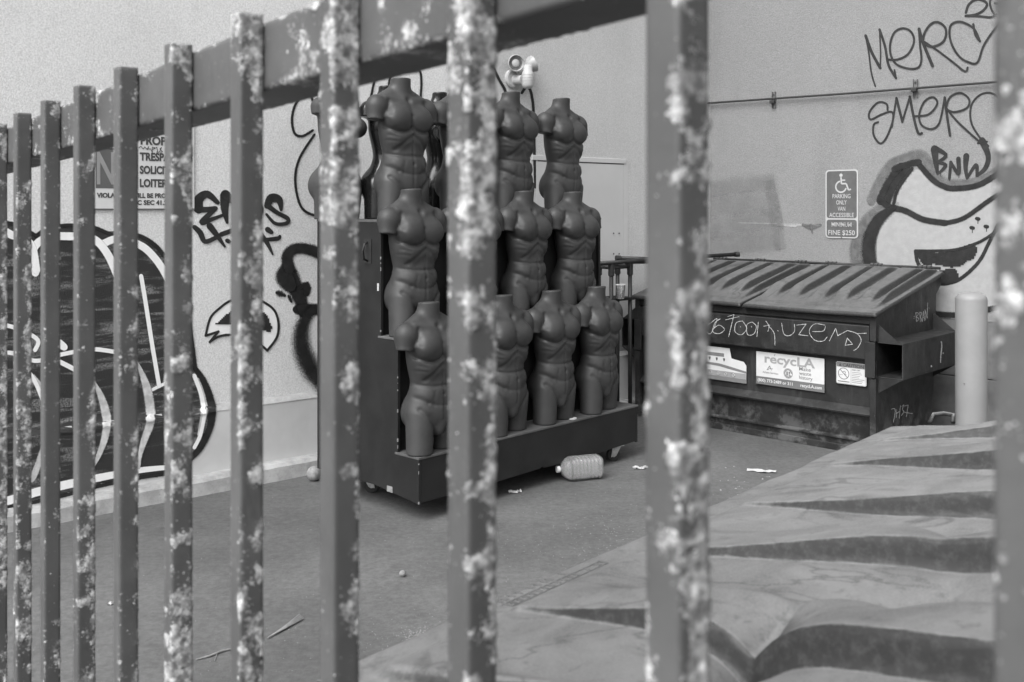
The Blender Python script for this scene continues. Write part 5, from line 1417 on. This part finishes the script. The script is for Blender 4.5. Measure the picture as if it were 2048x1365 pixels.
def flaky(parent, name, c0, c1, ax, ay, wx, wy, seg, seed, cover, nside=8, lump=0.0011, zdense=None, edge_bias=0.60, corner=0.0022, facebias=True):
    """rectangular tube from c0 to c1; ax, ay: unit axes of the section; flakes raise the surface"""
    ring = []
    for (sx_, sy_), (ux, uy) in zip(((-1, -1), (1, -1), (1, 1), (-1, 1)), ((1, 0), (0, 1), (-1, 0), (0, -1))):
        for i in range(nside):
            t = i / nside
            ring.append((sx_ * wx / 2 + ux * t * wx, sy_ * wy / 2 + uy * t * wy))
    R = np.array(ring)
    hx, hy = wx / 2 - corner, wy / 2 - corner            # round the corners
    q = np.stack([np.clip(R[:, 0], -hx, hx), np.clip(R[:, 1], -hy, hy)], 1); dd = R - q; L = np.linalg.norm(dd, axis=1, keepdims=True)
    out = dd / np.maximum(L, 1e-9)
    R = q + out * corner
    edge = np.minimum(wx / 2 - np.abs(R[:, 0]), 1) + np.minimum(wy / 2 - np.abs(R[:, 1]), 1)
    near_edge = np.exp(-((wx / 2 - np.abs(R[:, 0])) + (wy / 2 - np.abs(R[:, 1]))) / 0.004)
    c0, c1 = np.array(c0), np.array(c1); length = np.linalg.norm(c1 - c0)
    if zdense is None: ts = np.linspace(0, 1, seg + 1)
    else: ts = np.concatenate([np.linspace(0, zdense, 12)[:-1], np.linspace(zdense, 1, seg + 1)])
    nr = len(R)
    cen = c0[None] + ts[:, None] * (c1 - c0)[None]
    ax, ay = np.array(ax), np.array(ay)
    P = cen[:, None, :] + R[None, :, 0, None] * ax + R[None, :, 1, None] * ay
    flat = P.reshape(-1, 3)
    s = seed * 3.7
    n1 = vnoise(flat * 60 + s, seed); n2 = vnoise(flat * np.array([150, 150, 110]) + s, seed + 1); n3 = vnoise(flat * np.array([14, 14, 6.0]) + s, seed + 2); n4 = vnoise(flat * 260 + s, seed + 5)
    cl = 0.55 * n3 + 0.45 * n1                            # where flakes gather
    cov = np.clip(sstep(0.82 - 0.55 * cover, 1.12 - 0.55 * cover, cl) + np.tile(near_edge, len(ts)) * edge_bias * sstep(0.35, 0.6, n1 * 0.5 + n3 * 0.5), 0, 1)
    side = np.clip(-R[:, 0] / (wx / 2), -1, 1) * 0.10 - np.clip(R[:, 1] / (wy / 2), -1, 1) * 0.07 if facebias else np.zeros(len(R))
    cov = np.clip(sstep(0.82 - 0.55 * cover, 1.10 - 0.55 * cover, cl + np.tile(side, len(ts))) + np.tile(near_edge, len(ts)) * edge_bias * sstep(0.35, 0.6, n1 * 0.5 + n3 * 0.5), 0, 1)
    fk = sstep(0.80, 0.95, 0.62 * n2 + 0.25 * n4 + 0.40 * cov)
    O = (out[None, :, 0, None] * ax + out[None, :, 1, None] * ay) * np.ones((len(ts), 1, 1))
    flat = flat + O.reshape(-1, 3) * (fk * lump * (0.4 + n4))[:, None]
    org = PM[parent.name].translation
    flat = flat - np.array(org)
    faces = []
    for i in range(len(ts) - 1):
        for k_ in range(nr):
            k2 = (k_ + 1) % nr
            faces.append((i * nr + k_, i * nr + k2, (i + 1) * nr + k2, (i + 1) * nr + k_))
    faces.append(tuple(reversed(range(nr)))); faces.append(tuple(range((len(ts) - 1) * nr, len(ts) * nr)))
    me = bpy.data.meshes.new(name); me.from_pydata(flat.tolist(), [], faces)
    for an, av in (('flake', fk), ('cover', cov)):
        at_ = me.attributes.new(an, 'FLOAT', 'POINT'); at_.data.foreach_set('value', av.astype(np.float32))
    me.polygons.foreach_set('use_smooth', [True] * len(me.polygons))
    return link(name, me, M['fence_paint'], parent)

def ztop(k): return CAMZ + 0.193 - 0.0056 * (k - 3)
COVER = {-2: .55, -1: .62, 0: .92, 1: .62, 2: .68, 3: .72, 4: .62, 5: .22, 6: .50, 7: .38, 8: .54, 9: .56, 10: .6, 11: .6}
axf, ayf = tuple(FD), tuple(FN1)
for k_ in range(-2, 12):
    c = F0 + FSTEP * k_
    zt = ztop(k_)
    flaky(fence, 'bar', (c.x, c.y, 0.04), (c.x, c.y, zt), axf, ayf, BARW, BARW, 330 if k_ > 1 else 420, 40 + k_, COVER[k_], 8, zdense=0.30 if k_ > 2 else 0.6)
RT = 0.070
ra = F0 + FSTEP * (-3.2) - FN1 * (BARW / 2 + RT / 2 + 0.001); rb = F0 + FSTEP * 12.2 - FN1 * (BARW / 2 + RT / 2 + 0.001)
za, zb = ztop(-3.2) - 0.006 - 0.036, ztop(12.2) - 0.006 - 0.036
flaky(fence, 'top_rail', (ra.x, ra.y, za), (rb.x, rb.y, zb), ayf, (0, 0, 1), RT, 0.068, 700, 91, 0.42, 14, lump=0.0012, edge_bias=0.95, facebias=False)
flaky(fence, 'bottom_rail', (ra.x, ra.y, 0.16), (rb.x, rb.y, 0.12), ayf, (0, 0, 1), RT, 0.068, 60, 92, 0.4, 4)
for k_ in (-3.2, 12.2):
    c = F0 + FSTEP * k_ - FN1 * (BARW / 2 + RT / 2 + 0.001)
    flaky(fence, 'post', (c.x, c.y, -0.05), (c.x, c.y, ztop(k_) + 0.06), axf, ayf, 0.075, 0.075, 60, 95, 0.4, 4)
